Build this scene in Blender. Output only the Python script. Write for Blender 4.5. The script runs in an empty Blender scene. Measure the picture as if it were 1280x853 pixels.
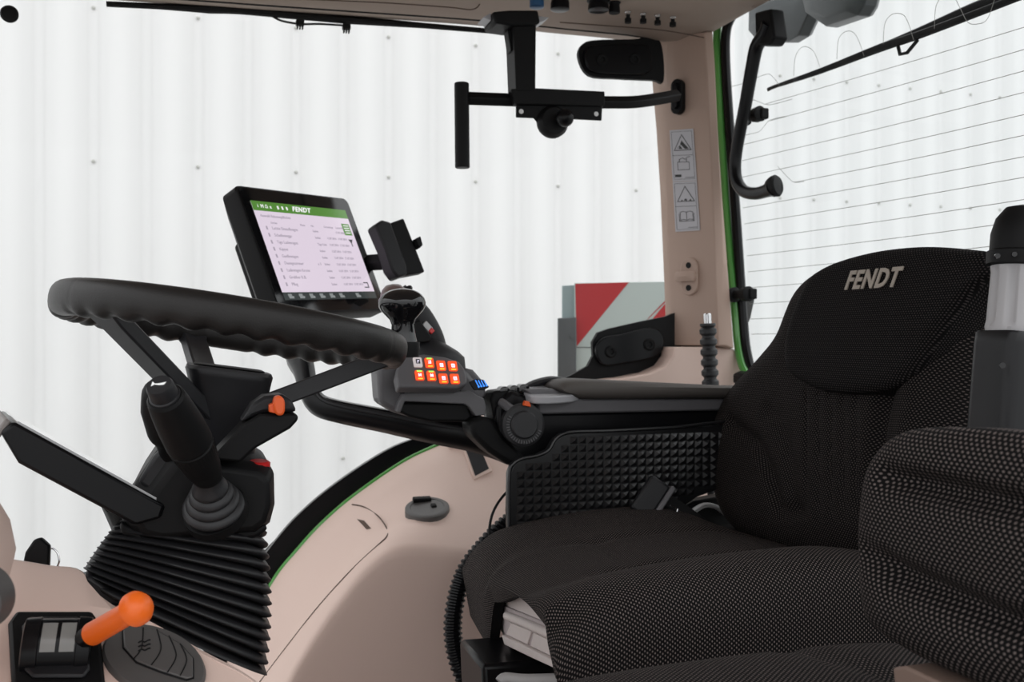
import bpy, bmesh, math, random
from mathutils import Vector, Matrix
random.seed(4)
PI = math.pi
col = bpy.context.scene.collection
V = Vector
# ------------------------------------------------------------------ camera model
TH = math.radians(18); SN, CS = math.sin(TH), math.cos(TH); CZ = 2.1; F = 1200.0
def ray(px, py):
    u = (px-640)/F
    return V((SN+u*CS, CS-u*SN, -(py-426.5)/F))
O = V((0, 0, CZ))
def at(px, py, X=None, Y=None, Z=None, t=None):
    d = ray(px, py)
    if X is not None: t = X/d.x
    elif Y is not None: t = Y/d.y
    elif Z is not None: t = (Z-CZ)/d.z
    return O+d*t
def hit(px, py, p0, n):
    d = ray(px, py)
    return O+d*((p0-O).dot(n)/d.dot(n))
# ------------------------------------------------------------------ small maths
def lerp(a, b, t): return a+(b-a)*t
def sstep(a, b, x):
    t = max(0, min(1, (x-a)/(b-a))); return t*t*(3-2*t)
def catmull(pts, n, closed=False):
    pts = [V(p) for p in pts]; N = len(pts); out = []
    segs = N if closed else N-1
    for i in range(segs):
        if closed: a, b, c, d = pts[i-1], pts[i], pts[(i+1) % N], pts[(i+2) % N]
        else: a, b, c, d = pts[max(i-1, 0)], pts[i], pts[i+1], pts[min(i+2, N-1)]
        for k in range(n):
            t = k/n
            out.append(0.5*((2*b)+(c-a)*t+(2*a-5*b+4*c-d)*t*t+(3*b-a-3*c+d)*t**3))
    if not closed: out.append(pts[-1])
    return out
def rrect(w, h, r, n=5):
    o = []
    for cx, cy, a0 in ((w/2-r, h/2-r, 0), (-w/2+r, h/2-r, 90), (-w/2+r, -h/2+r, 180), (w/2-r, -h/2+r, 270)):
        for k in range(n+1):
            a = math.radians(a0+90*k/n); o.append((cx+r*math.cos(a), cy+r*math.sin(a)))
    return o
class Fr:                                   # a local frame
    def __init__(s, o, ex, ey):
        s.o = V(o); s.x = V(ex).normalized(); ey = V(ey); s.y = (ey-s.x*ey.dot(s.x)).normalized(); s.z = s.x.cross(s.y)
    def __call__(s, x, y, z=0): return s.o+s.x*x+s.y*y+s.z*z
    def inv(s, p): d = p-s.o; return (d.dot(s.x), d.dot(s.y), d.dot(s.z))
    def px(s, px, py):                      # photo pixel on this frame's plane
        return s.inv(hit(px, py, s.o, s.z))[:2]
def axis_frame(o, ax):
    ax = V(ax).normalized(); h = V((0, 0, 1)) if abs(ax.z) < .9 else V((1, 0, 0))
    ex = h.cross(ax).normalized(); return Fr(o, ex, ax.cross(ex))
# ------------------------------------------------------------------ mesh builder
class MB:
    def __init__(s): s.v = []; s.f = []; s.uv = {}
    def add(s, vs, fs, uv=None):
        b = len(s.v); s.v += [V(p) for p in vs]
        s.f += [tuple(i+b for i in f) for f in fs]
        if uv:
            for i, q in enumerate(uv): s.uv[b+i] = q
        return s
    def loft(s, rings, cap=True, closed=True, uv=None):
        n = len(rings[0]); vs = [p for r in rings for p in r]; fs = []
        for i in range(len(rings)-1):
            for j in range(n if closed else n-1):
                k = (j+1) % n
                fs.append((i*n+j, i*n+k, (i+1)*n+k, (i+1)*n+j))
        if cap and closed:
            if cap != 2: fs.append(tuple(range(n))[::-1])
            fs.append(tuple(range((len(rings)-1)*n, len(rings)*n)))
        return s.add(vs, fs, uv)
    def prism(s, out, fr, z0, z1, inset=0, out2=None):
        o2 = out2 or out
        return s.loft([[fr(x, y, z0) for x, y in out], [fr(x, y, z1) for x, y in o2]])
    def box(s, fr, c, d):
        x, y, z = c; a, b, e = d[0]/2, d[1]/2, d[2]/2
        return s.prism([(x-a, y-b), (x+a, y-b), (x+a, y+b), (x-a, y+b)], fr, z-e, z+e)
    def tube(s, path, r, n=12, sm=0, closed=False, flat=None, cap=True):
        P = [V(p) for p in path]
        rr = r if isinstance(r, (list, tuple)) else [r]*len(P)
        if sm:
            k = catmull(P, sm, closed)
            q = []
            for i in range(len(k)):
                t = i/sm; a = int(t); b = min(a+1, len(rr)-1); a = min(a, len(rr)-1); q.append(lerp(rr[a], rr[b], t-int(t)))
            P, rr = k, q
        up = None; rings = []
        for i, p in enumerate(P):
            a = P[max(i-1, 0)]; b = P[min(i+1, len(P)-1)]; d = (b-a).normalized()
            if up is None:
                up = V((0, 0, 1)) if abs(d.z) < .9 else V((1, 0, 0))
            up = (up-d*up.dot(d)).normalized(); sd = d.cross(up)
            fa, fb = flat if flat else (1, 1)
            rings.append([p+(up*math.sin(2*PI*j/n)*fa+sd*math.cos(2*PI*j/n)*fb)*rr[i] for j in range(n)])
        return s.loft(rings, cap)
    def lathe(s, o, ax, prof, n=32, sx=1, sy=1, wob=None):
        fr = axis_frame(o, ax); rings = []
        for z, r in prof:
            r = max(r, 1e-5)
            rings.append([fr(r*sx*math.cos(2*PI*j/n)*(wob(z, j/n) if wob else 1), r*sy*math.sin(2*PI*j/n)*(wob(z, j/n) if wob else 1), z) for j in range(n)])
        return s.loft(rings)
    def text(s, string, fr, size, z=0.0, sp=1.0, ext=0.0003, shear=0, off=0, w=1, align='CENTER'):
        c = bpy.data.curves.new('lettering', 'FONT'); c.body = string; c.size = size; c.extrude = ext
        c.shear = shear; c.space_character = sp; c.offset = off; c.align_x = align; c.align_y = 'CENTER'; c.resolution_u = 3
        o = bpy.data.objects.new('lettering', c); col.objects.link(o)
        me = bpy.data.meshes.new_from_object(o.evaluated_get(bpy.context.evaluated_depsgraph_get()))
        s.add([fr(v.co.x*w, v.co.y, v.co.z+z+ext) for v in me.vertices], [tuple(p.vertices) for p in me.polygons])
        bpy.data.objects.remove(o); bpy.data.meshes.remove(me); bpy.data.curves.remove(c)
        return s
    def build(s, name, m, parent=None, smooth=True, ang=35, bevel=0, seg=2, sub=0, loc=None):
        me = bpy.data.meshes.new(name)
        loc = V(loc) if loc is not None else (V((0, 0, 0)))
        me.from_pydata([tuple(p-loc) for p in s.v], [], s.f)
        b = bmesh.new(); b.from_mesh(me); bmesh.ops.recalc_face_normals(b, faces=b.faces); b.to_mesh(me); b.free()
        if s.uv:
            l = me.uv_layers.new(name='UVMap')
            for lp in me.loops: l.data[lp.index].uv = s.uv.get(lp.vertex_index, (0, 0))
        me.materials.append(m)
        if smooth:
            me.shade_smooth()
            me.set_sharp_from_angle(angle=math.radians(ang))
        o = bpy.data.objects.new(name, me); col.objects.link(o); o.location = loc
        if bevel:
            md = o.modifiers.new('bevel', 'BEVEL'); md.width = bevel; md.segments = seg; md.limit_method = 'ANGLE'; md.angle_limit = math.radians(38)
        if sub:
            md = o.modifiers.new('subdivision', 'SUBSURF'); md.levels = sub; md.render_levels = sub
        if parent:
            o.parent = parent
            o.matrix_parent_inverse = Matrix.Translation(-parent.location)
        return o
def ppx(fr, pts): return [fr.px(a, b) for a, b in pts]
def grid_uv(P):                             # arc length UVs (metres) for a grid of points
    n, m = len(P), len(P[0]); U = [[0]*m for _ in range(n)]; W = [[0]*m for _ in range(n)]
    ic, jc = n//2, m//2
    for i in range(n):
        for j in range(1, m): U[i][j] = U[i][j-1]+(P[i][j]-P[i][j-1]).length
        o = U[i][jc]
        for j in range(m): U[i][j] -= o
    for j in range(m):
        for i in range(1, n): W[i][j] = W[i-1][j]+(P[i][j]-P[i-1][j]).length
        o = W[ic][j]
        for i in range(n): W[i][j] -= o
    return [(U[i][j], W[i][j]) for i in range(n) for j in range(m)]
def tag(o, label=None, cat=None, group=None, kind=None):
    if label: o['label'] = label
    if cat: o['category'] = cat
    if group: o['group'] = group
    if kind: o['kind'] = kind
    return o
def thing(name, loc, label, cat, group=None):
    o = bpy.data.objects.new(name, None); o.location = loc; o.empty_display_size = .05; col.objects.link(o)
    return tag(o, label, cat, group)
# ------------------------------------------------------------------ materials
def mat(name, c, rough=.5, metal=0, bump=0, bscale=400, spec=.5, coat=0, emis=None, estr=1, var=0, vscale=30):
    m = bpy.data.materials.new(name); m.use_nodes = True; nt = m.node_tree; p = nt.nodes['Principled BSDF']
    p.inputs['Base Color'].default_value = (*c, 1); p.inputs['Roughness'].default_value = rough
    p.inputs['Metallic'].default_value = metal; p.inputs['Specular IOR Level'].default_value = spec
    p.inputs['Coat Weight'].default_value = coat; p.inputs['Coat Roughness'].default_value = .05
    if emis: p.inputs['Emission Color'].default_value = (*emis, 1); p.inputs['Emission Strength'].default_value = estr
    tc = nt.nodes.new('ShaderNodeTexCoord')
    if bump:
        n = nt.nodes.new('ShaderNodeTexNoise'); n.inputs['Scale'].default_value = bscale; n.inputs['Detail'].default_value = 3
        nt.links.new(tc.outputs['Object'], n.inputs['Vector'])
        b = nt.nodes.new('ShaderNodeBump'); b.inputs['Strength'].default_value = bump; b.inputs['Distance'].default_value = .001
        nt.links.new(n.outputs['Fac'], b.inputs['Height']); nt.links.new(b.outputs['Normal'], p.inputs['Normal'])
    if var:
        n = nt.nodes.new('ShaderNodeTexNoise'); n.inputs['Scale'].default_value = vscale; n.inputs['Detail'].default_value = 5
        nt.links.new(tc.outputs['Object'], n.inputs['Vector'])
        mx = nt.nodes.new('ShaderNodeMix'); mx.data_type = 'RGBA'
        mx.inputs[6].default_value = (*[k*(1-var) for k in c], 1); mx.inputs[7].default_value = (*[min(1, k*(1+var)) for k in c], 1)
        nt.links.new(n.outputs['Fac'], mx.inputs[0]); nt.links.new(mx.outputs[2], p.inputs['Base Color'])
    return m
def glass(name, tint, refl=1.0):
    m = bpy.data.materials.new(name); m.use_nodes = True; nt = m.node_tree; nt.nodes.clear()
    o = nt.nodes.new('ShaderNodeOutputMaterial'); mx = nt.nodes.new('ShaderNodeMixShader')
    t = nt.nodes.new('ShaderNodeBsdfTransparent'); t.inputs[0].default_value = (*tint, 1)
    g = nt.nodes.new('ShaderNodeBsdfGlossy'); g.inputs['Roughness'].default_value = .01
    fr = nt.nodes.new('ShaderNodeFresnel'); fr.inputs[0].default_value = 1.3
    mt = nt.nodes.new('ShaderNodeMath'); mt.operation = 'MULTIPLY'; mt.inputs[1].default_value = refl
    nt.links.new(fr.outputs[0], mt.inputs[0]); nt.links.new(mt.outputs[0], mx.inputs[0])
    nt.links.new(t.outputs[0], mx.inputs[1]); nt.links.new(g.outputs[0], mx.inputs[2]); nt.links.new(mx.outputs[0], o.inputs[0])
    return m
def fabric(name, base, dot, px=.0046, py=.0027, rad=.265):
    m = bpy.data.materials.new(name); m.use_nodes = True; nt = m.node_tree; p = nt.nodes['Principled BSDF']; L = nt.links.new
    def M(op, a, b=None, c=None):
        n = nt.nodes.new('ShaderNodeMath'); n.operation = op
        for i, k in enumerate((a, b, c)):
            if k is None: continue
            if isinstance(k, (int, float)): n.inputs[i].default_value = k
            else: L(k, n.inputs[i])
        return n.outputs[0]
    uv = nt.nodes.new('ShaderNodeUVMap'); sp = nt.nodes.new('ShaderNodeSeparateXYZ'); L(uv.outputs[0], sp.inputs[0])
    x = M('DIVIDE', sp.outputs[0], px); y = M('DIVIDE', sp.outputs[1], py)
    row = M('FLOOR', y); xs = M('ADD', x, M('MULTIPLY', M('FLOORED_MODULO', row, 2), .5))
    fx = M('SUBTRACT', M('FRACT', xs), .5); fy = M('SUBTRACT', M('FRACT', y), .5)
    d = M('SQRT', M('ADD', M('POWER', M('MULTIPLY', fx, px/py*.75), 2), M('POWER', fy, 2)))
    k = nt.nodes.new('ShaderNodeMapRange'); k.interpolation_type = 'SMOOTHSTEP'
    L(d, k.inputs[0]); k.inputs[1].default_value = rad+.1; k.inputs[2].default_value = rad-.08
    ns = nt.nodes.new('ShaderNodeTexNoise'); ns.inputs['Scale'].default_value = 900; L(uv.outputs[0], ns.inputs['Vector'])
    fac = M('MULTIPLY', k.outputs[0], M('ADD', M('MULTIPLY', ns.outputs['Fac'], 1.0), .45))
    mx = nt.nodes.new('ShaderNodeMix'); mx.data_type = 'RGBA'; mx.inputs[6].default_value = (*base, 1); mx.inputs[7].default_value = (*dot, 1)
    L(fac, mx.inputs[0]); L(mx.outputs[2], p.inputs['Base Color'])
    b = nt.nodes.new('ShaderNodeBump'); b.inputs['Strength'].default_value = .5; b.inputs['Distance'].default_value = .0006
    L(k.outputs[0], b.inputs['Height']); L(b.outputs['Normal'], p.inputs['Normal'])
    p.inputs['Roughness'].default_value = .85; p.inputs['Specular IOR Level'].default_value = .12
    
    return m
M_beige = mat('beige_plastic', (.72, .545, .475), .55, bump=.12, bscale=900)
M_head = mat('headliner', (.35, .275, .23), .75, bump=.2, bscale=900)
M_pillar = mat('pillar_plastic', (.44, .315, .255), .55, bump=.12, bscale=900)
M_blk = mat('black_plastic', (.007, .007, .0075), .5, spec=.17, bump=.15, bscale=1500)
M_dark = mat('dark_grey_plastic', (.016, .016, .018), .42, spec=.3, bump=.2, bscale=1500)
M_rim = mat('wheel_rubber', (.015, .0135, .013), .42, spec=.35, bump=.25, bscale=700)
M_spoke = mat('spoke_plastic', (.02, .02, .023), .4, bump=.2, bscale=1800)
M_grey = mat('grey_plastic', (.11, .107, .114), .42, bump=.12, bscale=1500)
M_lgrey = mat('light_grey_plastic', (.42, .42, .44), .4, bump=.1, bscale=1500)
M_pad = mat('armrest_pad', (.075, .066, .06), .6, bump=.2, bscale=900)
M_rub = mat('black_rubber', (.015, .015, .017), .5, bump=.1, bscale=800)
M_gloss = mat('gloss_black', (.006, .006, .007), .06, spec=.6)
M_semi = mat('satin_black', (.005, .005, .006), .28, spec=.22)
M_org = mat('orange_plastic', (.95, .16, .012), .38, bump=.1, bscale=900)
M_orsw = mat('orange_switch', (.85, .12, .02), .4)
M_red = mat('red_button', (.6, .02, .02), .35)
M_green = mat('green_paint', (.08, .33, .06), .3, coat=.6)
M_lgreen = mat('pale_green_edge', (.20, .48, .18), .35)
M_chr = mat('chrome', (.75, .75, .76), .18, metal=1)
M_steel = mat('steel', (.10, .11, .115), .45, metal=.3)
M_wht = mat('white_plastic', (.62, .55, .53), .5, bump=.15, bscale=400, var=.06, vscale=60)
M_sgrey = mat('stem_grey', (.42, .41, .41), .45)
M_wall = mat('painted_sheet_metal', (.86, .86, .855), .6)
M_screw = mat('screw_grey', (.55, .55, .52), .5)
M_dim = mat('dimple_plastic', (.009, .009, .010), .30)
M_lamp = mat('lamp_grey', (.05, .055, .058), .35)
M_tan = mat('tan_trim', (.22, .15, .12), .6)
M_asph = mat('asphalt', (.26, .26, .25), .9, bump=.3, bscale=60, var=.15)
M_vent = mat('vent_grey', (.085, .08, .078), .45, bump=.15, bscale=1200)
M_seam = mat('seam_shadow', (.10, .065, .05), .8)
M_glass = glass('window_glass', (.985, .99, .985), .5)
M_rglass = glass('rear_glass', (.95, .975, .975), .6)
M_line = mat('heating_wire', (.30, .30, .28), .6)
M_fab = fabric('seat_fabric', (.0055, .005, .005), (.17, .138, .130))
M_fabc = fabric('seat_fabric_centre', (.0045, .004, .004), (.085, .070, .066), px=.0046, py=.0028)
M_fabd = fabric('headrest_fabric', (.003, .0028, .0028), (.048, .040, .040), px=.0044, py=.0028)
M_logo = mat('embroidered_logo', (.38, .33, .28), .6)
M_stick = mat('sticker_paper', (.50, .49, .52), .5)
M_ink = mat('sticker_ink', (.03, .03, .03), .6)
M_bred = mat('reflective_red', (.42, .02, .025), .35)
M_bwht = mat('reflective_white', (.45, .52, .50), .35)
# ------------------------------------------------------------------ world, camera
sc = bpy.context.scene
w = bpy.data.worlds.new('overcast_sky'); sc.world = w; w.use_nodes = True
nt = w.node_tree; bg = nt.nodes['Background']
tc = nt.nodes.new('ShaderNodeTexCoord'); sp = nt.nodes.new('ShaderNodeSeparateXYZ'); cr = nt.nodes.new('ShaderNodeValToRGB')
nt.links.new(tc.outputs['Generated'], sp.inputs[0]); nt.links.new(sp.outputs[2], cr.inputs[0]); nt.links.new(cr.outputs[0], bg.inputs[0])
cr.color_ramp.elements[0].position = 0; cr.color_ramp.elements[0].color = (.50, .505, .51, 1)
cr.color_ramp.elements[1].position = 1; cr.color_ramp.elements[1].color = (1.3, 1.31, 1.33, 1)
bg.inputs[1].default_value = 1.85
cam = bpy.data.cameras.new('camera'); co = bpy.data.objects.new('camera', cam); col.objects.link(co); sc.camera = co
co.location = O; co.rotation_euler = (PI/2, 0, -TH); cam.lens = 36*F/1280; cam.sensor_width = 36
cam.dof.use_dof = True; cam.dof.focus_distance = 1.05; cam.dof.aperture_fstop = 11; cam.clip_start = .02
sc.view_settings.view_transform = 'Standard'; sc.view_settings.look = 'None'; sc.view_settings.gamma = 1
sc.view_settings.use_curve_mapping = False; sc.view_settings.exposure = 0.0
# ================================================================== SETTING
X3, Y3, Z3 = V((1, 0, 0)), V((0, 1, 0)), V((0, 0, 1))
# hall wall of ribbed sheet metal
YW = 4.2
mb = MB(); prof = []
for i in range(-22, 56):
    x = .0008*YW+i*.0480*YW
    prof += [(x-.060, 0), (x-.036, .036), (x+.012, .036), (x+.036, 0)]
mb.loft([[V((x, YW+d, 0)) for x, d in prof], [V((x, YW+d, 6)) for x, d in prof]], closed=False, cap=False)
wall = tag(mb.build('wall_back', M_wall, smooth=True, ang=60), kind='structure')
rib = lambda i: .0008*YW+i*.0480*YW-.012
sz = [at(248, 207, Y=YW).z, at(440, 574, Y=YW).z, at(113, 6, Y=YW).z]
hd = MB().lathe((0, 0, 0), (0, -1, 0), [(0, .0075), (.003, .0075), (.006, .004), (.0065, 0)], n=12).build('screw', M_screw, wall)
first = True
for i in range(-3, 24):
    for k, z in enumerate(sz):
        if (i+3*k) % 2 and i < 12: continue
        if first: s_ = hd; first = False
        else: s_ = hd.copy(); col.objects.link(s_); s_.parent = wall
        s_.location = V((rib(i)+.0, YW+.0345, z))
# ground
g = MB().add([(-12, -8, 0), (16, -8, 0), (16, YW+.2, 0), (-12, YW+.2, 0)], [(0, 1, 2, 3)]).build('ground', M_asph, smooth=False)
tag(g, kind='structure')
# cab floor
fr = Fr((0, 0, 1.28), X3, Y3)
tag(MB().box(fr, (.35, 1.05, 0), (1.6, 1.66, .05)).build('floor', mat('floor_mat', (.10, .085, .08), .8), bevel=.01), kind='structure')
# headliner (ceiling), rises towards the rear window
edge = [(-260, -44), (60, -16), (262, 0), (430, 12), (600, 24), (720, 36), (790, 43), (822, 50)]
e0 = [at(a, b, Y=1.86) for a, b in edge]; e0 = catmull(e0, 5) ; ez = e0[-1].z; e0 += [V((1.0, 1.86, ez+.004)), V((1.035, 1.86, ez+.010)), V((1.06, 1.86, 2.79)), V((1.078, 1.86, 2.80))]
def zc(x): return 2.752+.05*sstep(1.035, 1.075, x)
rows = [[p+V((0, .10, .02)) for p in e0], e0, [V((p.x, 1.835, p.z+.003)) for p in e0], [V((p.x, 1.79, lerp(p.z+.01, zc(p.x), .7))) for p in e0],
        [V((p.x, 1.6, zc(p.x))) for p in e0], [V((p.x, .15, zc(p.x)+.02)) for p in e0], [V((p.x, .15, 2.95)) for p in e0], [V((p.x, 1.96, 2.95)) for p in e0]]
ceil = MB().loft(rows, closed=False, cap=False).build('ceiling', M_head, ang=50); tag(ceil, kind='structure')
# seams of the headliner
mb = MB()
for pl in ([(330, -3), (470, 3), (560, 9), (590, 12), (600, 4), (596, -4)], [(700, 28), (770, 33), (830, 38), (880, 47)]):
    mb.tube([at(a, b, Y=1.79)+V((0, 0, 0)) for a, b in pl], .0012, n=6, sm=4)
mb.build('seam', M_seam, ceil)
# rear right pillar
Pp = V((.985, 1.85, 2.3)); Pn = V((-.88, -.47, 0)).normalized()
L_ = [(817, 45), (819, 48), (823, 90), (829, 160), (834, 240), (838, 330), (842, 432)]
C_ = [(877, 41), (877, 45), (880, 90), (883, 160), (887, 240), (890, 330), (894, 432)]
R_ = [(888, 34), (889, 38), (892, 90), (896, 160), (902, 240), (909, 330), (917, 436)]
rings = []
for l, c, r in zip(L_, C_, R_):
    A = hit(*l, Pp, Pn); B = hit(*c, Pp, Pn); Cc = at(*r, Y=B.y-.004)
    d = (A-B).normalized()
    ring = [A+V((-.002, .03, 0)), A, lerp(A, B, .5), B+d*.012, B+V((.004, -.006, 0)), V((B.x+.022, B.y-.009, B.z)), V((Cc.x, Cc.y, Cc.z)), V((Cc.x+.012, Cc.y+.03, Cc.z)), V((Cc.x+.0, 1.96, Cc.z))]
    rings.append(ring)
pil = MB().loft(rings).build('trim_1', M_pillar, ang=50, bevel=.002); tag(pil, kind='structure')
# lower pillar trim that flares into the side panel
lowL = [(843, 434), (841, 446), (832, 458), (812, 467), (780, 473), (740, 477), (700, 486)]
A_ = [hit(*lowL[0], Pp, Pn)]+[at(a, b, Y=1.86) for a, b in lowL[1:]]
pl = [(843, 434), (894, 434), (918, 436), (925, 452), (935, 470), (960, 520), (960, 700), (560, 700), (560, 546), (600, 533), (660, 508), (700, 486), (740, 477), (780, 473), (812, 467), (832, 458), (841, 446)]
fr = Fr((1.0, 1.80, 2.0), V((1, -.06, 0)), Z3)
mb = MB(); mb.prism(ppx(fr, pl), fr, 0, -.14)
tag(mb.build('trim_2', M_beige, bevel=.004), kind='structure')
# grey oval recess panel line of pillar foot
# ------------------------------------------------------------------ fender / side panel
arc = [(250, 905), (300, 800), (343, 724), (370, 690), (400, 657), (440, 622), (500, 580), (540, 560), (575, 546), (640, 520)]
arc3 = [at(a, b, Y=1.85) for a, b in arc]
cre = [(312, 960), (335, 895), (366, 835), (393, 790), (424, 746), (456, 709), (494, 684), (552, 685), (640, 696), (720, 700)]
cy = [1.62]*10
cre3 = [at(a, b, Y=y) for (a, b), y in zip(cre, cy)]
mid = [at(a, b, Y=1.75) for a, b in ((270, 940), (322, 855), (362, 785), (392, 745), (424, 705), (456, 672), (512, 636), (556, 612), (612, 612), (680, 610))]
bot3 = [V((p.x+.02, 1.60, 1.30)) for p in cre3]
def dens(r): return catmull(r, 6)
a, m_, c, b = dens(arc3), dens(mid), dens(cre3), dens(bot3)
top = [p+V((0, .05, 0)) for p in a]
cc1 = [lerp(p, q, .06) for p, q in zip(c, m_)]; cc2 = [V((p.x, p.y-.006, p.z-.02)) for p in c]
mb = MB().loft([top, a, [lerp(p, q, .5)+V((0, 0, .004)) for p, q in zip(a, m_)], m_, [lerp(p, q, .5)+V((0, -.002, .006)) for p, q in zip(m_, c)], cc1, [lerp(p, q, .5)+V((0, -.004, .003)) for p, q in zip(cc1, cc2)], cc2, [p+V((0, 0, -.02)) for p in cc2], b], closed=False, cap=False)
side = mb.build('wall_right', M_beige, ang=75); tag(side, kind='structure')
# ------------------------------------------------------------------ right side window
arc_o = [(210, 905), (262, 800), (310, 724), (340, 682), (372, 645), (418, 606), (482, 564), (526, 546), (560, 536)]
mb = MB(); mb.add([V((-.75, 1.885, 1.45)), V((.99, 1.885, 1.45)), V((.99, 1.885, 2.80)), V((-.75, 1.885, 2.80))], [(0, 1, 2, 3)])
win = mb.build('window_1', M_glass, smooth=False); tag(win, kind='structure')
mb = MB()                                   # black sealing band under the arc
aa = [at(p[0], p[1], Y=1.87) for p in arc_o]; bb = [at(p[0], p[1], Y=1.87) for p in ((246, 905), (297, 800), (340, 724), (367, 690), (397, 657), (437, 622), (497, 580), (540, 560), (580, 542))]
aa = catmull(aa, 5); bb = catmull(bb, 5)
mb.loft([aa, bb, [p+V((0, .014, 0)) for p in bb], [p+V((0, .014, 0)) for p in aa]], closed=False, cap=False)
mb.loft([[p+V((0, .014, 0)) for p in aa], aa], closed=False, cap=False)
mb.build('lower_seal', M_semi, win)
mb = MB(); mb.tube([at(p[0], p[1], Y=1.852) for p in arc[1:]], .0042, n=8, sm=5); mb.build('green_edge', M_green, win)
mb = MB(); mb.tube([at(p[0], p[1], Y=1.872) for p in edge], .0045, n=8, sm=5); mb.build('upper_seal', M_blk, win)
frw = Fr((0, 1.872, 2.1), X3, Z3)
# hinge patches printed black and their covers with bolts
mb = MB(); mb.prism(ppx(frw, [(p[0], p[1]) for p in [(q.x, q.y) for q in catmull([(722, 72, 0), (727, 56, 0), (745, 51, 0), (790, 50, 0), (815, 47, 0), (826, 60, 0), (828, 102, 0), (815, 101, 0), (770, 99, 0), (735, 95, 0)], 4, True)]]), frw, -.004, .006)
mb.prism(ppx(frw, [(694, 478), (715, 468), (733, 458), (740, 445), (739, 428), (746, 416), (760, 411), (800, 402), (830, 396), (850, 388), (850, 452), (838, 458), (815, 468), (780, 474), (740, 478)]), frw, -.004, .006)
mb.build('black_border', M_blk, win)
frc = Fr((0, 1.862, 2.1), X3, Z3)
for pts, name in (([(730, 73), (734, 60), (750, 57), (800, 56), (811, 62), (813, 80), (806, 93), (760, 93), (736, 88)], 'upper'), ([(745, 447), (744, 432), (754, 422), (775, 418), (812, 410), (826, 417), (828, 434), (816, 447), (776, 455), (754, 457)], 'lower')):
    o_ = MB().prism(ppx(frc, [(q.x, q.y) for q in catmull([(a, b, 0) for a, b in pts], 4, True)]), frc, -.006, .008).build('hinge_cover', M_semi, win, bevel=.003)
    for q in (((752, 75), (793, 74)) if name == 'upper' else ((763, 440), (811, 431))):
        c = at(*q, Y=1.855)
        MB().lathe(c, (0, -1, 0), [(-.004, .013), (.003, .013), (.005, .010), (.0045, .006), (.002, .005), (.002, 0)], n=20).build('bolt', M_blk, o_)
# small round clip on the glass near the front
frk = at(12, 18, Y=1.86); MB().lathe(frk, (0, -1, 0), [(-.024, .006), (-.003, .014), (.003, .015), (.007, .012), (.008, 0)], n=28).build('glass_clip', M_blk, win)
mb = MB(); mb.tube([at(842, 470, Y=1.86), at(815, 476, Y=1.86), at(770, 482, Y=1.86), at(700, 492, Y=1.86)], .003, n=8, sm=4)
# ------------------------------------------------------------------ rear window
XR = 1.12
mb = MB(); mb.add([V((XR, 1.86, 1.7)), V((XR, 0.2, 1.7)), V((XR, .2, 2.9)), V((XR, 1.86, 2.9))], [(0, 1, 2, 3)])
rw = mb.build('window_2', M_rglass, smooth=False); tag(rw, kind='structure')
sealp = [(1290, -105), (1060, -36), (990, -14), (955, -2), (930, 9), (914, 22), (907, 46), (908, 100), (915, 200), (922, 300), (928, 390), (933, 440), (944, 470), (975, 488), (1040, 505), (1290, 560)]
mb = MB(); mb.tube([at(a, b, X=1.10) for a, b in sealp], [.0105]*16, n=10, sm=5, flat=(1, 1)); mb.build('black_seal', M_semi, rw)
grn = [(1060, -55), (950, -14), (918, 2), (901, 18), (896, 45), (898, 100), (904, 200), (911, 300), (919, 390), (924, 440), (935, 470), (965, 492)]
mb = MB(); mb.tube([at(a, b, X=1.088) for a, b in grn], .0092, n=10, sm=5); mb.build('green_edge', M_green, rw)
# heating wires printed on the glass
mb = MB()
for p, q in (((957, 130), (1290, 31)), ((963, 151), (1290, 59)), ((929, 181), (1290, 86)), ((928, 201), (1290, 113)), ((926, 222), (1290, 141)), ((993, 228), (1290, 167)), ((929, 260), (1290, 194)), ((931, 280), (1290, 220)), ((933, 300), (1290, 248)), ((934, 320), (1290, 275)), ((935, 340), (1290, 302)), ((936, 360), (1290, 329)), ((937, 380), (1290, 356)), ((938, 399), (1290, 383)), ((939, 418), (1290, 409))):
    mb.tube([at(*p, X=XR-.002), at(lerp(p[0], q[0], .5), lerp(p[1], q[1], .5)+1.2, X=XR-.002), at(*q, X=XR-.002)], .0005, n=4, sm=6)
for pl in ([(906, 110), (930, 104), (957, 93), (966, 96), (975, 108)], [(925, 130), (940, 125), (948, 127), (962, 131), (990, 124)], [(931, 169), (948, 165), (955, 158), (963, 150), (985, 145)], [(972, 208), (985, 222), (993, 228), (1005, 227)],
           [(992, 95), (994, 72), (1001, 60), (1010, 59), (1018, 66), (1025, 84)], [(1046, 74), (1048, 50), (1056, 40), (1066, 40), (1073, 50), (1080, 70)], [(1104, 55), (1106, 30), (1115, 18), (1128, 18), (1135, 28), (1142, 50)],
           [(1168, 36), (1170, 8), (1180, -6), (1192, -4), (1201, 12), (1210, 28), (1222, 30), (1234, 24), (1243, 0)]):
    mb.tube([at(a, b, X=XR-.002) for a, b in pl], .0005, n=4, sm=5)
mb.build('heating_wires', M_line, rw)
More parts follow.
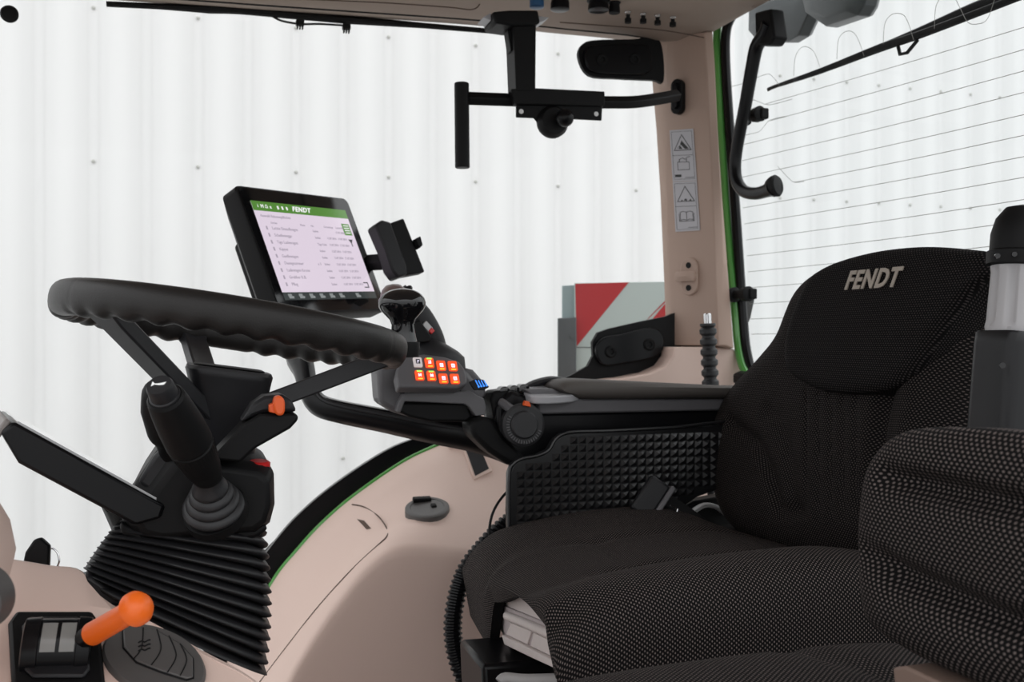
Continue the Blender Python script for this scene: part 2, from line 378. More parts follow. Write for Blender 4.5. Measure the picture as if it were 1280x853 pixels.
# ================================================================== THINGS OUTSIDE
# side wiper on the outside of the right window
r_ = thing('window_wiper', at(400, 25, Y=1.96), 'long black wiper lying along the top edge of the right side window', 'wiper')
P = lambda a, b, y=1.95: at(a, b, Y=y)
mb = MB(); mb.tube([P(133, 5), P(200, 8), P(262, 11), P(300, 13), P(380, 20), P(440, 25), P(530, 32), P(615, 39), P(660, 42)], [.0055, .006, .0095, .008, .0085, .009, .006, .0055, .005], n=8, sm=4); mb.build('blade', M_blk, r_)
mb = MB(); mb.tube([P(190, -2, 1.975), P(240, 2, 1.975), P(285, 10, 1.975), P(340, 17, 1.975), P(390, 20, 1.975)], [.006, .008, .006, .005, .007], n=8, sm=4, flat=(.6, 1)); mb.build('arm', M_blk, r_)
mb = MB(); f_ = Fr(at(403, 19, Y=1.955), X3, Z3); mb.box(f_, (0, 0, 0), (.042, .022, .02)); mb.build('arm_joint', mat('dark_red_plastic', (.06, .008, .01), .4), r_, bevel=.003)
for c in ((375, 29), (433, 34)):
    f_ = Fr(at(*c, Y=1.945), X3, Z3); m2 = MB(); m2.box(f_, (0, 0, 0), (.016, .010, .012))
    for k in (-1, 0, 1): m2.box(f_, (k*.005, -.008, 0), (.0028, .008, .01))
    m2.build('nozzle_clip', M_blk, r_, bevel=.001)
mb = MB(); mb.tube([P(340, 20), P(352, 26), P(375, 30), P(400, 30), P(433, 32)], .0022, n=6, sm=4); mb.build('washer_hose', M_blk, r_)
# rear wiper
r_ = thing('rear_wiper', at(1100, 60, X=1.17), 'thin black wiper slanting across the heated rear window', 'wiper')
P = lambda a, b, x=1.16: at(a, b, X=x)
mb = MB(); mb.tube([P(960, 112), P(972, 107), P(1025, 89), P(1100, 60), P(1145, 45), P(1212, 20), P(1300, -14)], [.0045, .004, .006, .008, .0075, .0065, .006], n=8, sm=3, flat=(1, .6)); mb.build('blade', M_blk, r_)
mb = MB(); mb.tube([P(1075, 69, 1.18), P(1145, 42, 1.18), P(1212, 14, 1.18), P(1290, -16, 1.18)], [.005, .009, .012, .014], n=8, sm=3, flat=(1, .5)); mb.build('arm', M_blk, r_)
mb = MB(); mb.tube([P(1122, 55), P(1125, 68), P(1134, 66), P(1147, 50)], .0032, n=8); mb.build('hook', M_blk, r_)
# work lamps behind the rear window
def lamp(pts, label, x):
    fr = Fr(at(*pts[0], X=x), V((0, -1, 0)), Z3); c = V((0, 0, 0))
    r = thing('work_lamp', at(sum(p[0] for p in pts)/len(pts), sum(p[1] for p in pts)/len(pts), X=x), label, 'lamp', 'work lamps above the rear window')
    o = ppx(fr, pts); cx = sum(p[0] for p in o)/len(o); cy = sum(p[1] for p in o)/len(o)
    o2 = [(cx+(a-cx)*.8, cy+(b-cy)*.8) for a, b in o]
    mb = MB(); mb.loft([[fr(cx+(a-cx)*.6, cy+(b-cy)*.6, .012) for a, b in o], [fr(a, b, 0) for a, b in o], [fr(a, b, -.03) for a, b in o], [fr(a, b, -.05) for a, b in o2]])
    mb.build('housing', M_lamp, r, bevel=.003, ang=25)
    MB().prism([(cx+(a-cx)*.7, cy+(b-cy)*.7) for a, b in o], fr, -.056, -.048).build('lens', mat('lamp_lens', (.2, .22, .23), .15), r, bevel=.002)
    f2 = Fr(fr(cx, cy, -.02), V((0, -1, 0)), Z3); MB().tube([f2(0, .0), f2(0, .1), f2(0, .16)], .012, n=10).build('bracket', M_blk, r)
lamp([(936, -12), (935, 38), (947, 52), (985, 52), (998, 44), (1010, 18), (1016, -12)], 'left grey work lamp seen through the top of the rear window', 1.34)
lamp([(1000, -14), (1006, 15), (1032, 33), (1072, 19), (1080, 6), (1086, -18)], 'right grey work lamp seen through the top of the rear window, nearer the wiper', 1.30)
# marker board
Ff = V((SN, CS, 0)); Rr = V((CS, -SN, 0))
fr = Fr(at(760, 400, t=2.62), Rr, Z3)
r_ = thing('marker_board', fr.o+V((0, 0, -.2)), 'red and white striped warning board outside behind the right window', 'warning board')
def pb(name, pts, m, z0, z1, bevel=0): return MB().prism(ppx(fr, pts), fr, z0, z1).build(name, m, r_, bevel=bevel)
pb('panel', [(718, 354), (850, 352), (850, 520), (718, 520)], M_bwht, -.01, 0, .001)
pb('red_stripe', [(719, 355), (786, 353), (721, 433)], M_bred, 0, .001)
pb('red_stripe', [(812, 403), (850, 358), (850, 395), (845, 403)], M_bred, 0, .001)
pb('edge_line', [(809, 400), (810, 398), (846, 361), (846, 364)], M_bred, 0.001, .0015)
pb('edge_line', [(719, 434), (745, 434), (745, 435), (719, 435)], M_steel, 0, .001)
pb('backing_plate', [(703, 357), (722, 356), (722, 520), (703, 520)], mat('galvanised', (.30, .38, .39), .4, metal=.5), -.03, -.012, .001)
po = pb('post', [(697, 398), (720, 397), (720, 1385), (697, 1385)], M_steel, -.01, .014, .002)
MB().lathe(fr(*fr.px(715, 420), .014), fr.z, [(0, .008), (.006, .008), (.006, 0)], n=6).build('bolt', M_steel, po)
# ================================================================== OVERHEAD BRACKET
YB = 1.70
r_ = thing('overhead_bracket', at(650, 30, Y=YB), 'black bracket bar hanging from the roof lining, bolted to the beige pillar', 'bracket')
fr = Fr(at(650, 80, Y=YB), X3, Z3)
def pb(name, pts, m, z0, z1, bevel=.002, par=None): return MB().prism(ppx(fr, pts), fr, z0, z1).build(name, m, par or r_, bevel=bevel)
pb('post', [(636, 20), (665, 18), (664, 118), (640, 118)], M_blk, -.025, .025)
pb('post_clip', [(632, 40), (637, 40), (640, 66), (636, 66)], M_blk, -.012, .012, .001)
fl = pb('roof_flange', [(609, 22), (630, 20), (665, 20), (668, 36), (660, 38), (633, 39), (612, 36)], M_blk, -.03, .035, .004)
pb('flange_end', [(600, 26), (610, 20), (610, 30)], M_lgrey, -.02, .02, .001, fl)
pb('flange_end', [(667, 24), (682, 26), (676, 30), (667, 33)], M_lgrey, -.02, .02, .001, fl)
pb('cross_plate', [(634, 115), (665, 114), (750, 118), (750, 136), (640, 134)], M_blk, .002, .024)
mb = MB(); mb.tube([at(585, 123, Y=YB), at(640, 125, Y=YB), at(700, 127, Y=YB), at(760, 128, Y=YB+.005), at(800, 127, Y=YB+.02), at(848, 119, Y=YB+.085)], .0125, n=4, sm=5, flat=(1.05, .7)); mb.build('cross_bar', M_blk, r_, bevel=.002)
f2 = axis_frame(at(577, 104, Y=YB), at(578, 210, Y=YB)-at(577, 104, Y=YB))
le = (at(578, 210, Y=YB)-at(577, 104, Y=YB)).length
MB().lathe(f2.o, f2.z, [(0, .0), (0, .0125), (.001, .0135), (le-.001, .0135), (le, .0125), (le, 0)], n=24).build('hanging_tube', M_blk, r_)
fr2 = fr
# lower plate with two holes
mb = MB(); pl = ppx(fr, [(642, 134), (749, 135), (748, 153), (708, 151), (704, 160), (672, 160), (664, 150), (642, 149)]); mb.prism(pl, fr, .012, .016)
lp = mb.build('ball_plate', M_blk, r_, bevel=.001)
for q in ((648, 142), (741, 145)):
    c = fr(*fr.px(*q), .0165); MB().lathe(c, fr.z, [(0, .0045), (.0008, .0045), (.0008, .0)], n=14).build('screw_hole', mat('bright_hole', (.8, .8, .8), .5), lp)
c = fr(*fr.px(687, 155), .02); MB().lathe(c, (0, -1, 0), [(-.02, .0), (-.02, .026), (-.01, .030), (.0, .030), (.01, .024), (.012, 0)], n=28).build('socket', M_blk, lp)
c = fr(*fr.px(694, 155), .045); MB().lathe(c-V((0, -.012, 0)), (0, -1, 0), [(k*.0035-.0, .0165*math.sqrt(max(0, 1-((k-5)/5)**2))) for k in range(11)], n=24).build('ball', M_semi, lp)
# pillar plate of the bracket
pb2 = hit(850, 122, Pp, Pn); f3 = Fr(pb2+Pn*.003, Pn.cross(Z3)*-1, Z3)
o_ = rrect(.028, .075, .0139, 6)
pp = MB().prism([(a, b) for a, b in o_], f3, -.004, .012).build('pillar_plate', M_blk, r_, bevel=.002)
MB().prism(rrect(.012, .055, .0059, 5), f3, .010, .02).build('clamp', M_semi, pp, bevel=.001)
# ------------------------------------------------------------------ roof switches
def knob(px, py, r, m, name='roof_knob', Y=1.70, pin=False):
    c = at(px, py, Y=Y); top = zc(c.x)+.006; L = max(top-c.z, .024); o = V((c.x, c.y, top)); dn = V((0, 0, -1))
    k = MB().lathe(o, dn, [(0, r*1.12), (.006, r*1.12), (.007, r*.95), (L*.4, r*.9), (L*.4, 0)], n=24).build(name, M_chr if pin else M_blk, ceil)
    MB().lathe(o+dn*L*.4, dn, [(0, r*.9), (L*.2, r), (L*.55, r), (L*.6, r*.8), (L*.61, 0)] if not pin else [(0, r*.7), (L*.25, r*.7), (L*.26, r*1.15), (L*.58, r*1.15), (L*.6, 0)], n=24).build('tip' if pin else 'cap', m, k)
knob(671, 10, .0135, mat('blue_plastic', (.03, .10, .22), .4))
knob(700, 13, .018, M_semi); knob(748, 14, .020, M_semi); knob(768, 17, .011, M_blk)
for a, b in ((785, 29), (804, 27), (822, 20), (841, 18)): knob(a, b, .0058, M_blk, 'roof_switch', 1.74, True)
# ------------------------------------------------------------------ pillar stickers
def sticker(q, label, kind):
    f = Fr(hit(*q[3], Pp+Pn*.0012, Pn), hit(*q[2], Pp+Pn*.0012, Pn)-hit(*q[3], Pp+Pn*.0012, Pn), Z3)
    t_ = thing('warning_sticker', f.o, label, 'sticker', 'warning stickers on the pillar')
    o = ppx(f, q); MB().prism(o, f, -.0004, .0004).build('backing', M_stick, t_)
    W = (hit(*q[2], f.o, f.z)-f.o).length; H = (hit(*q[0], f.o, f.z)-f.o).length
    # skewed local coordinates u,v in 0..1
    P4 = [V((a, b, 0)) for a, b in o]
    def uv(u, v): t = lerp(lerp(P4[3], P4[2], u), lerp(P4[0], P4[1], u), v); return (t.x, t.y)
    mb = MB()
    def ln(pts, w=.0009):
        for a, b in zip(pts[:-1], pts[1:]):
            a2, b2 = V((*uv(*a), 0)), V((*uv(*b), 0)); d = (b2-a2).normalized()*w*.5; n = V((-d.y, d.x, 0))
            mb.prism([tuple((a2-d-n).xy), tuple((b2+d-n).xy), tuple((b2+d+n).xy), tuple((a2-d+n).xy)], f, .0004, .0007)
    def poly(pts): mb.prism([uv(*p) for p in pts], f, .0004, .0007)
    ln([(.07, .04), (.93, .04), (.93, .96), (.07, .96), (.07, .04)], .0006); ln([(.07, .5), (.93, .5)], .0008)
    ln([(.5, .90), (.16, .60), (.86, .60), (.5, .90)], .0016)
    if kind == 0:
        poly([(.42, .72), (.48, .79), (.60, .72), (.74, .64), (.80, .62), (.6, .62)]); poly([(.35, .63), (.4, .69), (.44, .67), (.5, .62)]); ln([(.3, .64), (.46, .72)], .001)
        ln([(.26, .22), (.74, .22), (.74, .37), (.26, .37), (.26, .22)], .0011); ln([(.34, .37), (.34, .42)], .0018); ln([(.64, .37), (.64, .42)], .0018); ln([(.36, .42), (.48, .45), (.58, .42), (.68, .46), (.8, .47)], .0012)
        poly([(.12, .08), (.38, .08), (.38, .13), (.12, .13)]); ln([(.55, .07), (.9, .07)], .001)
    else:
        poly([(.42, .62), (.5, .66), (.56, .63), (.54, .61)]); poly([(.3, .61), (.36, .64), (.38, .61)]); poly([(.64, .61), (.70, .65), (.74, .61)])
        ln([(.24, .22), (.24, .38), (.36, .40), (.5, .38), (.64, .40), (.76, .38), (.76, .22), (.62, .24), (.5, .22), (.36, .24), (.24, .22)], .0012); ln([(.5, .22), (.5, .38)], .0012); ln([(.2, .2), (.2, .35)], .0012); ln([(.8, .2), (.8, .35)], .0012); ln([(.2, .2), (.5, .2), (.8, .2)], .0012)
        ln([(.55, .07), (.9, .07)], .001)
    mb.build('symbols', M_ink, t_)
sticker([(837, 163), (866.5, 161), (871, 226), (841, 227)], 'upper pillar sticker showing hand warning triangle above battery symbol', 0)
sticker([(841, 227.5), (871, 226.5), (875, 288), (844.5, 290)], 'lower pillar sticker showing warning triangle above open book symbol', 1)
# belt hook on the pillar
h0 = hit(862, 346, Pp+Pn*.003, Pn); f3 = Fr(h0, Pn.cross(Z3)*-1, Z3)
if f3.z.dot(Pn) < 0: f3 = Fr(h0, Pn.cross(Z3), Z3)
r_ = thing('coat_hook', h0, 'beige hook on an oval plate screwed to the pillar below the stickers', 'hook')
MB().prism(rrect(.042, .080, .0205, 7), f3, -.004, .004).build('plate', M_pillar, r_, bevel=.002)
for s_ in (-.024, .024): MB().lathe(f3(0, s_, .0035), f3.z, [(0, .0065), (.0015, .0065), (.0015, 0)], n=16).build('screw', M_blk, r_)
MB().tube([f3(.016, 0, .003), f3(.014, 0, .014), f3(-.004, 0, .018), f3(-.024, 0, .016), f3(-.027, 0, .004)], .011, n=4, sm=3, flat=(1.0, .32)).build('loop', M_pillar, r_, bevel=.001)
# ------------------------------------------------------------------ rear window handle and latches
XH = 1.05
P = lambda a, b: at(a, b, X=XH)
r_ = MB().tube([P(962, 30), P(957, 42), P(946, 58), P(940, 85), P(932, 130), P(923, 175), P(919, 205), P(921, 226), P(930, 239), P(944, 242), P(957, 239), P(968, 234)], [.016, .015, .014, .0135, .013, .0125, .0125, .0125, .0125, .0125, .013, .018], n=16, sm=5).build('window_handle', M_semi, rw)
MB().lathe(P(964, 234), V((.5, -1, .12)), [(-.006, .015), (.004, .0205), (.012, .0215), (.016, .018), (.017, 0)], n=20).build('end_cap', M_blk, r_)
f_ = Fr(at(963, 36, X=XH+.012), V((0, -1, 0)), Z3); MB().prism(ppx(f_, [(954, 17), (974, 12), (979, 48), (972, 58), (955, 58)]), f_, -.012, .02).build('mounting_foot', M_blk, r_, bevel=.004)
for c in ((938, 145), (924, 368)):
    p = at(*c, X=1.075)
    h_ = MB().lathe(p-V((.0, -.03, 0)), V((.15, -1, 0)), [(0, .012), (.004, .016), (.012, .016), (.014, .010), (.038, .009), (.040, .015), (.055, .016), (.058, .010), (.058, 0)], n=20).build('window_hinge', M_blk, rw)
    f_ = Fr(p+V((.015, 0, 0)), V((0, -1, 0)), Z3); MB().box(f_, (.012, 0, 0), (.04, .022, .018)).build('bracket', M_blk, h_, bevel=.003)
# outside mirror-like wedge behind lower hinge
fm = Fr(at(937, 390, X=1.2), V((0, -1, 0)), Z3)
t_ = MB().prism(ppx(fm, [(934, 358), (942, 370), (936, 398), (930, 412), (928, 360)]), fm, -.005, .02).build('outer_latch', M_lamp, bevel=.002); tag(t_, 'grey outer latch behind the lower rear window hinge', 'latch')
# black foot at window corner
f_ = Fr(at(932, 472, Y=1.74), X3, Z3); t_ = MB().prism(ppx(f_, [(922, 480), (922, 468), (930, 464), (942, 466), (950, 480)]), f_, -.02, .02).build('corner_buffer', M_blk, bevel=.004); tag(t_, 'small black buffer in the lower corner of the rear window', 'buffer')
# ribbed lever behind the armrest
a0, a1 = at(889, 500, Y=1.66), at(884, 392, Y=1.66); le = (a1-a0).length
r_ = thing('ribbed_lever', a0, 'black ribbed rubber lever with chrome tip behind the armrest', 'lever')
pr = [(0, .013)]
for k in range(7):
    z = le*(.02+k*.12); pr += [(z, .012), (z+le*.03, .0165), (z+le*.075, .0165), (z+le*.10, .0122)]
pr += [(le*.86, .0155), (le*.885, .015), (le*.885, 0)]
MB().tube([V((a0.x, a0.y, 1.31)), a0+(a1-a0)*.1], .007, n=10).build('lever_rod', M_blk, r_)
MB().lathe(a0, a1-a0, pr, n=24).build('rubber_sleeve', M_rub, r_, sub=0, ang=20)
MB().lathe(lerp(a0, a1, .87), a1-a0, [(0, .0075), (le*.12, .0075), (le*.13, .006), (le*.13, 0)], n=20).build('chrome_tip', M_chr, r_)
# ================================================================== TERMINAL
T = Fr((.1906, 1.6927, 2.2598), (.728, .684, .052), (-.294, .242, .925))
r_ = thing('display_terminal', T(0, -.13, -.03), 'large tilted touchscreen terminal in a black housing with list on screen', 'screen')
tl, tr, br, bl = T.px(296, 233), T.px(433, 248), T.px(476.5, 391), T.px(349, 389)
w2 = .5*((tr[0]-tl[0])+(br[0]-bl[0])); 
ox0 = min(tl[0], bl[0]); ox1 = max(tr[0], br[0]); oy1 = .5*(tl[1]+tr[1]); oy0 = .5*(bl[1]+br[1])
cxx, cyy, W_, H_ = (ox0+ox1)/2, (oy0+oy1)/2, ox1-ox0, oy1-oy0
Tc = Fr(T(cxx, cyy), T.x, T.y)
mb = MB(); mb.loft([[Tc(a, b, 0) for a, b in rrect(W_, H_, .012)], [Tc(a, b, -.004) for a, b in rrect(W_+.004, H_+.004, .013)], [Tc(a, b, -.034) for a, b in rrect(W_+.002, H_+.002, .013)], [Tc(a, b-.006, -.05) for a, b in rrect(W_*.9, H_*.86, .013)]])
bd = mb.build('housing', M_blk, r_, ang=30)
MB().prism(rrect(W_-.004, H_-.004, .010), Tc, 0, .0012).build('bezel_glass', M_gloss, r_, bevel=.0004)
MB().prism(rrect(W_*.8, H_*.55, .01), Fr(Tc(0, -.02, -.052), T.x, T.y), -.02, .004).build('rear_cover', M_blk, r_, bevel=.004)
M_scr = mat('screen_light', (.02, .02, .02), .12, emis=(.76, .66, .77), estr=.95)
M_sg = mat('screen_green', (.01, .02, .01), .12, emis=(.10, .27, .045), estr=.85)
M_sb = mat('screen_dark', (.01, .01, .01), .12, emis=(.035, .042, .042), estr=1)
M_st = mat('screen_text', (.02, .02, .02), .2, emis=(.38, .33, .40), estr=1)
M_sw = mat('screen_white', (.02, .02, .02), .2, emis=(.9, .9, .9), estr=1)
w_, h_ = .1225, .0817
sc_ = MB().prism([(-w_, -h_), (w_, -h_), (w_, h_), (-w_, h_)], T, .0008, .0016).build('screen', M_scr, r_, smooth=False)
MB().prism([(-w_, h_-.0165), (w_, h_-.0165), (w_, h_+.001), (-w_, h_+.001)], T, .0016, .0020).build('title_bar', M_sg, sc_, smooth=False)
MB().prism([(-w_, -h_-.0135), (w_, -h_-.0135), (w_, -h_), (-w_, -h_)], T, .0012, .0020).build('task_bar', M_sb, sc_, smooth=False)
mb = MB(); mb.text('FENDT', Fr(T(-.004, h_-.008, .0021), T.x, T.y), .0125, shear=.3, off=.0003, w=1.1, sp=1.15)
for k, ch in enumerate('i M \u2302 x'.split(' ')): mb.text(ch, Fr(T(-.110+k*.010, h_-.008, .0021), T.x, T.y), .009)
for k in range(3): mb.box(T, (-.062+k*.011, h_-.008, .0023), (.0035, .006, .0004))
mb.build('title_text', M_sw, sc_, smooth=False)
mb = MB()
rows_ = ['Letzte Einstellungen', 'Scheibenegge', 'Tigo Ladewagen', 'Kipper', 'Guellewagen', 'Duengestreuer', 'Ladewagen Krone', 'Grubber K.B.', 'Pflug']
mb.text('Auswahl Belastungsfl\u00e4chen', Fr(T(-.112, .056, .0017), T.x, T.y), .0068, align='LEFT')
for x, s in ((-.093, 'Ger\u00e4te'), (-.02, 'Menu'), (.007, 'Art'), (.042, 'Geraetetyp'), (.075, 'Letzte Nutzung')): mb.text(s, Fr(T(x, .044, .0017), T.x, T.y), .0055, align='LEFT')
for k, s in enumerate(rows_):
    y = .034-.0127*k
    mb.text(s, Fr(T(-.094, y, .0017), T.x, T.y), .0078, align='LEFT')
    mb.box(T, (-.106, y, .0019), (.0035, .0065, .0003))
    mb.text('Tigo Line' if k == 2 else 'keine', Fr(T(.008, y, .0017), T.x, T.y), .0066, align='LEFT')
    if k: mb.text('12.07.2024', Fr(T(.04, y, .0017), T.x, T.y), .0058, align='LEFT')
    mb.text('17.07.2024', Fr(T(.070, y, .0017), T.x, T.y), .0058, align='LEFT')
mb.text('x 3', Fr(T(-.01, .034-.0127*5, .0017), T.x, T.y), .007, align='LEFT')
mb.build('list_text', M_st, sc_, smooth=False)
f_ = T; mb = MB(); mb.box(T, (.106, .042, .002), (.021, .023, .0006)); gb = mb.build('menu_button', M_sg, sc_, smooth=False)
mb = MB(); [mb.box(T, (.106, .035+k*.0048, .0026), (.014, .0016, .0004)) for k in range(4)]; mb.build('menu_lines', M_sw, sc_, smooth=False)
M_si = mat('screen_icon', (.02, .02, .02), .3, emis=(.05, .05, .06), estr=1); M_sd = mat('screen_dim', (.02, .02, .02), .3, emis=(.22, .24, .24), estr=1)
MB().prism([(.100, .022), (.112, .022), (.107, .015), (.107, .008), (.105, .008), (.105, .015)], T, .0017, .0021).build('filter_icon', M_si, sc_, smooth=False)
MB().prism([(.098, -.0635), (.111, -.0635), (.111, -.0745), (.098, -.0745), (.098, -.0725), (.109, -.0725), (.109, -.0655), (.098, -.0655)], T, .0017, .0021).build('return_icon', M_si, sc_, smooth=False)
for k in range(7):
    x_ = -.108+k*.026+(.02 if k == 6 else 0)
    MB().prism([(x_-.004, -h_-.003), (x_+.005, -h_-.003), (x_+.005, -h_-.007), (x_+.009, -h_-.007), (x_+.009, -h_-.011), (x_-.003, -h_-.011), (x_-.003, -h_-.007), (x_-.004, -h_-.007)], T, .0020, .0022).build('task_icon', M_sd, sc_, smooth=False)
# device holder beside the terminal
fr = Fr(at(495, 312, Y=1.74), V((.93, .30, 0)), V((-.30, .1, .95)))
r_ = thing('device_holder', at(470, 325, Y=1.74), 'black clamp holder for a phone on the right of the touchscreen', 'holder')
mb = MB(); a = ppx(fr, [(480, 281), (501, 274), (528, 342), (494, 350), (487, 340)]); b = ppx(fr, [(466, 285), (474, 278), (501, 274), (528, 342), (491, 350), (483, 338)])
mb.prism(ppx(fr, [(479, 283), (501, 275), (527.5, 342), (501, 347)]), fr, -.012, .012)
hb = mb.build('cradle', M_blk, r_, bevel=.003)
mb = MB(); mb.prism(ppx(fr, [(463, 285), (472, 278), (483, 281), (503, 335), (504, 346), (492, 350.5), (484, 340), (476, 315)]), fr, -.016, .018); mb.build('clamp_back', M_dark, r_, bevel=.004)
mb = MB(); mb.prism(ppx(fr, [(513, 302), (519, 299), (522, 310), (518, 314)]), fr, -.01, .02); mb.build('clamp_tab', M_blk, r_, bevel=.001)
mb = MB(); mb.tube([T(.145, -.015, -.02), lerp(T(.145, -.015, -.02), at(482, 327, Y=1.745), .5), at(484, 327, Y=1.745)], .016, n=4, flat=(1, .6)); mb.build('arm', M_blk, r_, bevel=.002)
# terminal support arm
r_ = thing('terminal_arm', at(400, 510, Y=1.6), 'angled black support arm under the steering wheel carrying the touchscreen', 'arm')
P3 = [T(.02, -.05, -.055), at(370, 430, Y=1.72), at(380, 462, Y=1.66), at(386, 488, Y=1.62), at(398, 506, Y=1.6), at(425, 515, Y=1.58), at(480, 526, Y=1.55), at(540, 538, Y=1.52), at(600, 548, Y=1.5), at(650, 566, Y=1.48)]
MB().tube(P3, [.028, .026, .022, .019, .019, .019, .020, .022, .026, .026], n=8, sm=5, flat=(.85, 1.1)).build('arm_tube', M_semi, r_, ang=50)
MB().tube([p+V((.004, -.02, .010)) for p in P3[3:9]], [.004]*6, n=8, sm=5).build('edge_rib', M_dark, r_)
# ================================================================== ARMREST CONSOLE
r_ = thing('armrest_console', at(640, 560, Y=1.47), 'driver armrest with padded top and lit key panel beside the seat', 'armrest')
YA = 1.40
fr = Fr(at(700, 500, Y=YA), X3, Z3)
def pz(name, pts, m, z0, z1, bevel=.003, par=None, smoo=0, ang=35):
    if smoo: pts = [(q.x, q.y) for q in catmull([(a, b, 0) for a, b in pts], smoo, True)]
    return MB().prism(ppx(fr, pts), fr, z0, z1).build(name, m, par or r_, bevel=bevel, ang=ang)
# padded top
pp_ = [(695, 486), (700, 478), (712, 475), (740, 475), (800, 478), (860, 481), (925, 484), (960, 486), (960, 500), (925, 498), (800, 499), (730, 499), (712, 496)]
mb = MB(); o = [(q.x, q.y) for q in catmull([(*fr.px(a, b), 0) for a, b in pp_], 3, True)]
cx = sum(p[0] for p in o)/len(o); cy = sum(p[1] for p in o)/len(o)
def shr(k): return [(cx+(a-cx)*(1-k*.06), cy+(b-cy)*(1-k)) for a, b in o]
mb.loft([[fr(a, b, .02) for a, b in shr(.55)], [fr(a, b, .013) for a, b in shr(.2)], [fr(a, b, .002) for a, b in shr(0)], [fr(a, b, -.07) for a, b in shr(0)], [fr(a, b, -.085) for a, b in shr(.5)]])
mb.build('arm_pad', M_pad, r_, ang=60)
# grey upper shell and light top plate
pz('upper_shell', [(655, 487), (672, 502), (672, 518), (760, 516), (960, 512), (960, 499), (730, 499), (705, 493), (690, 486)], M_grey, -.075, .004)
tp = V((0, 0, 0)); zt = at(675, 490, Y=1.42).z
ft = Fr(at(680, 491, Y=1.43), X3, V((0, 1, .12)))
mb = MB(); mb.prism([(q.x, q.y) for q in catmull([(*ft.px(a, b), 0) for a, b in ((653, 489), (662, 482), (690, 479), (722, 480), (740, 488), (715, 497), (672, 499), (657, 495))], 3, True)], ft, -.008, .004)
mb.build('top_plate', M_lgrey, r_, bevel=.002)
mb = MB(); mb.prism(ppx(ft, [(660, 488), (668, 484), (684, 483), (690, 489), (676, 494), (666, 493)]), ft, .004, .006); mb.build('top_key', mat('key_grey', (.42, .42, .44), .35), r_, bevel=.001)
mb = MB()
for k in range(5): mb.prism(ppx(ft, [(686+k*5, 484), (689+k*5, 484), (700+k*5, 493), (697+k*5, 493)]), ft, .004, .007)
mb.build('slider_ribs', M_dark, r_, bevel=.0005)
# black lower body
pz('lower_body', [(622, 512), (628, 500), (640, 488), (672, 500), (673, 516), (960, 511), (960, 536), (740, 541), (712, 548), (690, 574), (650, 583), (636, 582), (628, 566), (622, 545)], M_semi, -.08, -.004, .006)
pz('swing_arm', [(588, 527), (604, 521), (618, 524), (632, 545), (660, 572), (655, 584), (636, 582), (612, 566), (590, 545)], M_blk, -.06, -.002, .008)
# front side dial
dc = at(653, 531, Y=YA-.012)
dd = MB().lathe(dc, (-.05, -1, .05), [(-.03, .030), (0, .033), (.008, .033), (.010, .029), (.010, .0215), (.013, .0215), (.015, .019), (.015, 0)], n=48).build('dial', M_rub, r_, ang=25)
fd = axis_frame(dc+V((0, -.010, 0)), (-.05, -1, .05)); mb = MB()
for k in range(22):
    a = math.radians(60+k*9); f2 = Fr(fd(.026*math.cos(a+PI/2), .026*math.sin(a+PI/2), 0.001), fd.x*math.cos(a+PI/2)+fd.y*math.sin(a+PI/2), fd.z.cross(fd.x*math.cos(a+PI/2)+fd.y*math.sin(a+PI/2)))
    mb.box(f2, (0, 0, 0), (.005, .0012, .0015))
mb.build('dial_marks', M_grey, dd)
MB().prism(ppx(Fr(dc+V((0, -.012, 0)), X3, Z3), [(654, 507), (656, 501), (661, 502), (663, 509)]), Fr(dc+V((0, -.012, 0)), X3, Z3), -.006, .004).build('orange_pointer', M_orsw, dd, bevel=.001)
# tumble of roller switches in front
o_ = pz('roller_block', [(617, 500), (620, 490), (645, 487), (662, 492), (660, 520), (622, 530)], M_blk, -.06, -.015, .004)
for k in range(3):
    c = at(628+k*12, 490-k*1.5, Y=1.43); MB().lathe(c+V((0, -.014, 0)), (0, 1, 0), [(0, .007), (.001, .009), (.02, .009), (.021, .007), (.021, 0)], n=18).build('roller', M_gloss, o_)
MB().tube([at(622, 488, Y=1.44), at(632, 487, Y=1.44), at(650, 486, Y=1.44)], .0016, n=6).build('orange_strip', M_orsw, o_)
mb = MB(); q = [at(650, 488, Y=1.46), at(668, 480, Y=1.46), at(690, 475, Y=1.46), at(712, 477, Y=1.47)]; mb.tube(q, [.005, .008, .008, .005], n=10, sm=4, flat=(.8, 1.4)); mb.build('thumb_hump', M_dark, r_)
MB().tube([at(612, 512, Y=1.44), at(625, 508, Y=1.44)], .010, n=12).build('white_spacer', M_sgrey, r_)
MB().tube([at(627, 503, Y=1.41), at(640, 513, Y=1.385)], .007, n=12).build('grey_pin', M_grey, r_)
# ------------------------------------------------------------ joystick module
YJ = 1.42
fj = Fr(at(540, 505, Y=YJ), X3, Z3)
def pj(name, pts, m, z0, z1, bevel=.002, par=None, smoo=0, fr=fj):
    if smoo: pts = [(q.x, q.y) for q in catmull([(a, b, 0) for a, b in pts], smoo, True)]
    return MB().prism(ppx(fr, pts), fr, z0, z1).build(name, m, par or r_, bevel=bevel)
pj('module_body', [(473, 462), (480, 452), (500, 448), (585, 462), (600, 480), (606, 505), (600, 522), (560, 526), (520, 524), (498, 518), (476, 505)], M_grey, -.075, -.012, .008)
pj('module_cavity', [(500, 503), (585, 504), (592, 522), (584, 528), (540, 528), (512, 522), (498, 515)], M_blk, -.03, -.004, .004)
pj('module_rail', [(497, 504), (503, 493), (508, 490.5), (586, 489), (603, 498), (606, 508), (605, 519), (593, 520), (584, 508), (579, 505), (505, 501.5), (499, 516), (495, 514)], M_grey, -.014, .008, .0015)
pj('rear_wing', [(584, 460), (596, 463), (611, 480), (613, 497), (606, 502), (586, 490), (580, 470)], M_grey, -.06, -.02, .004)
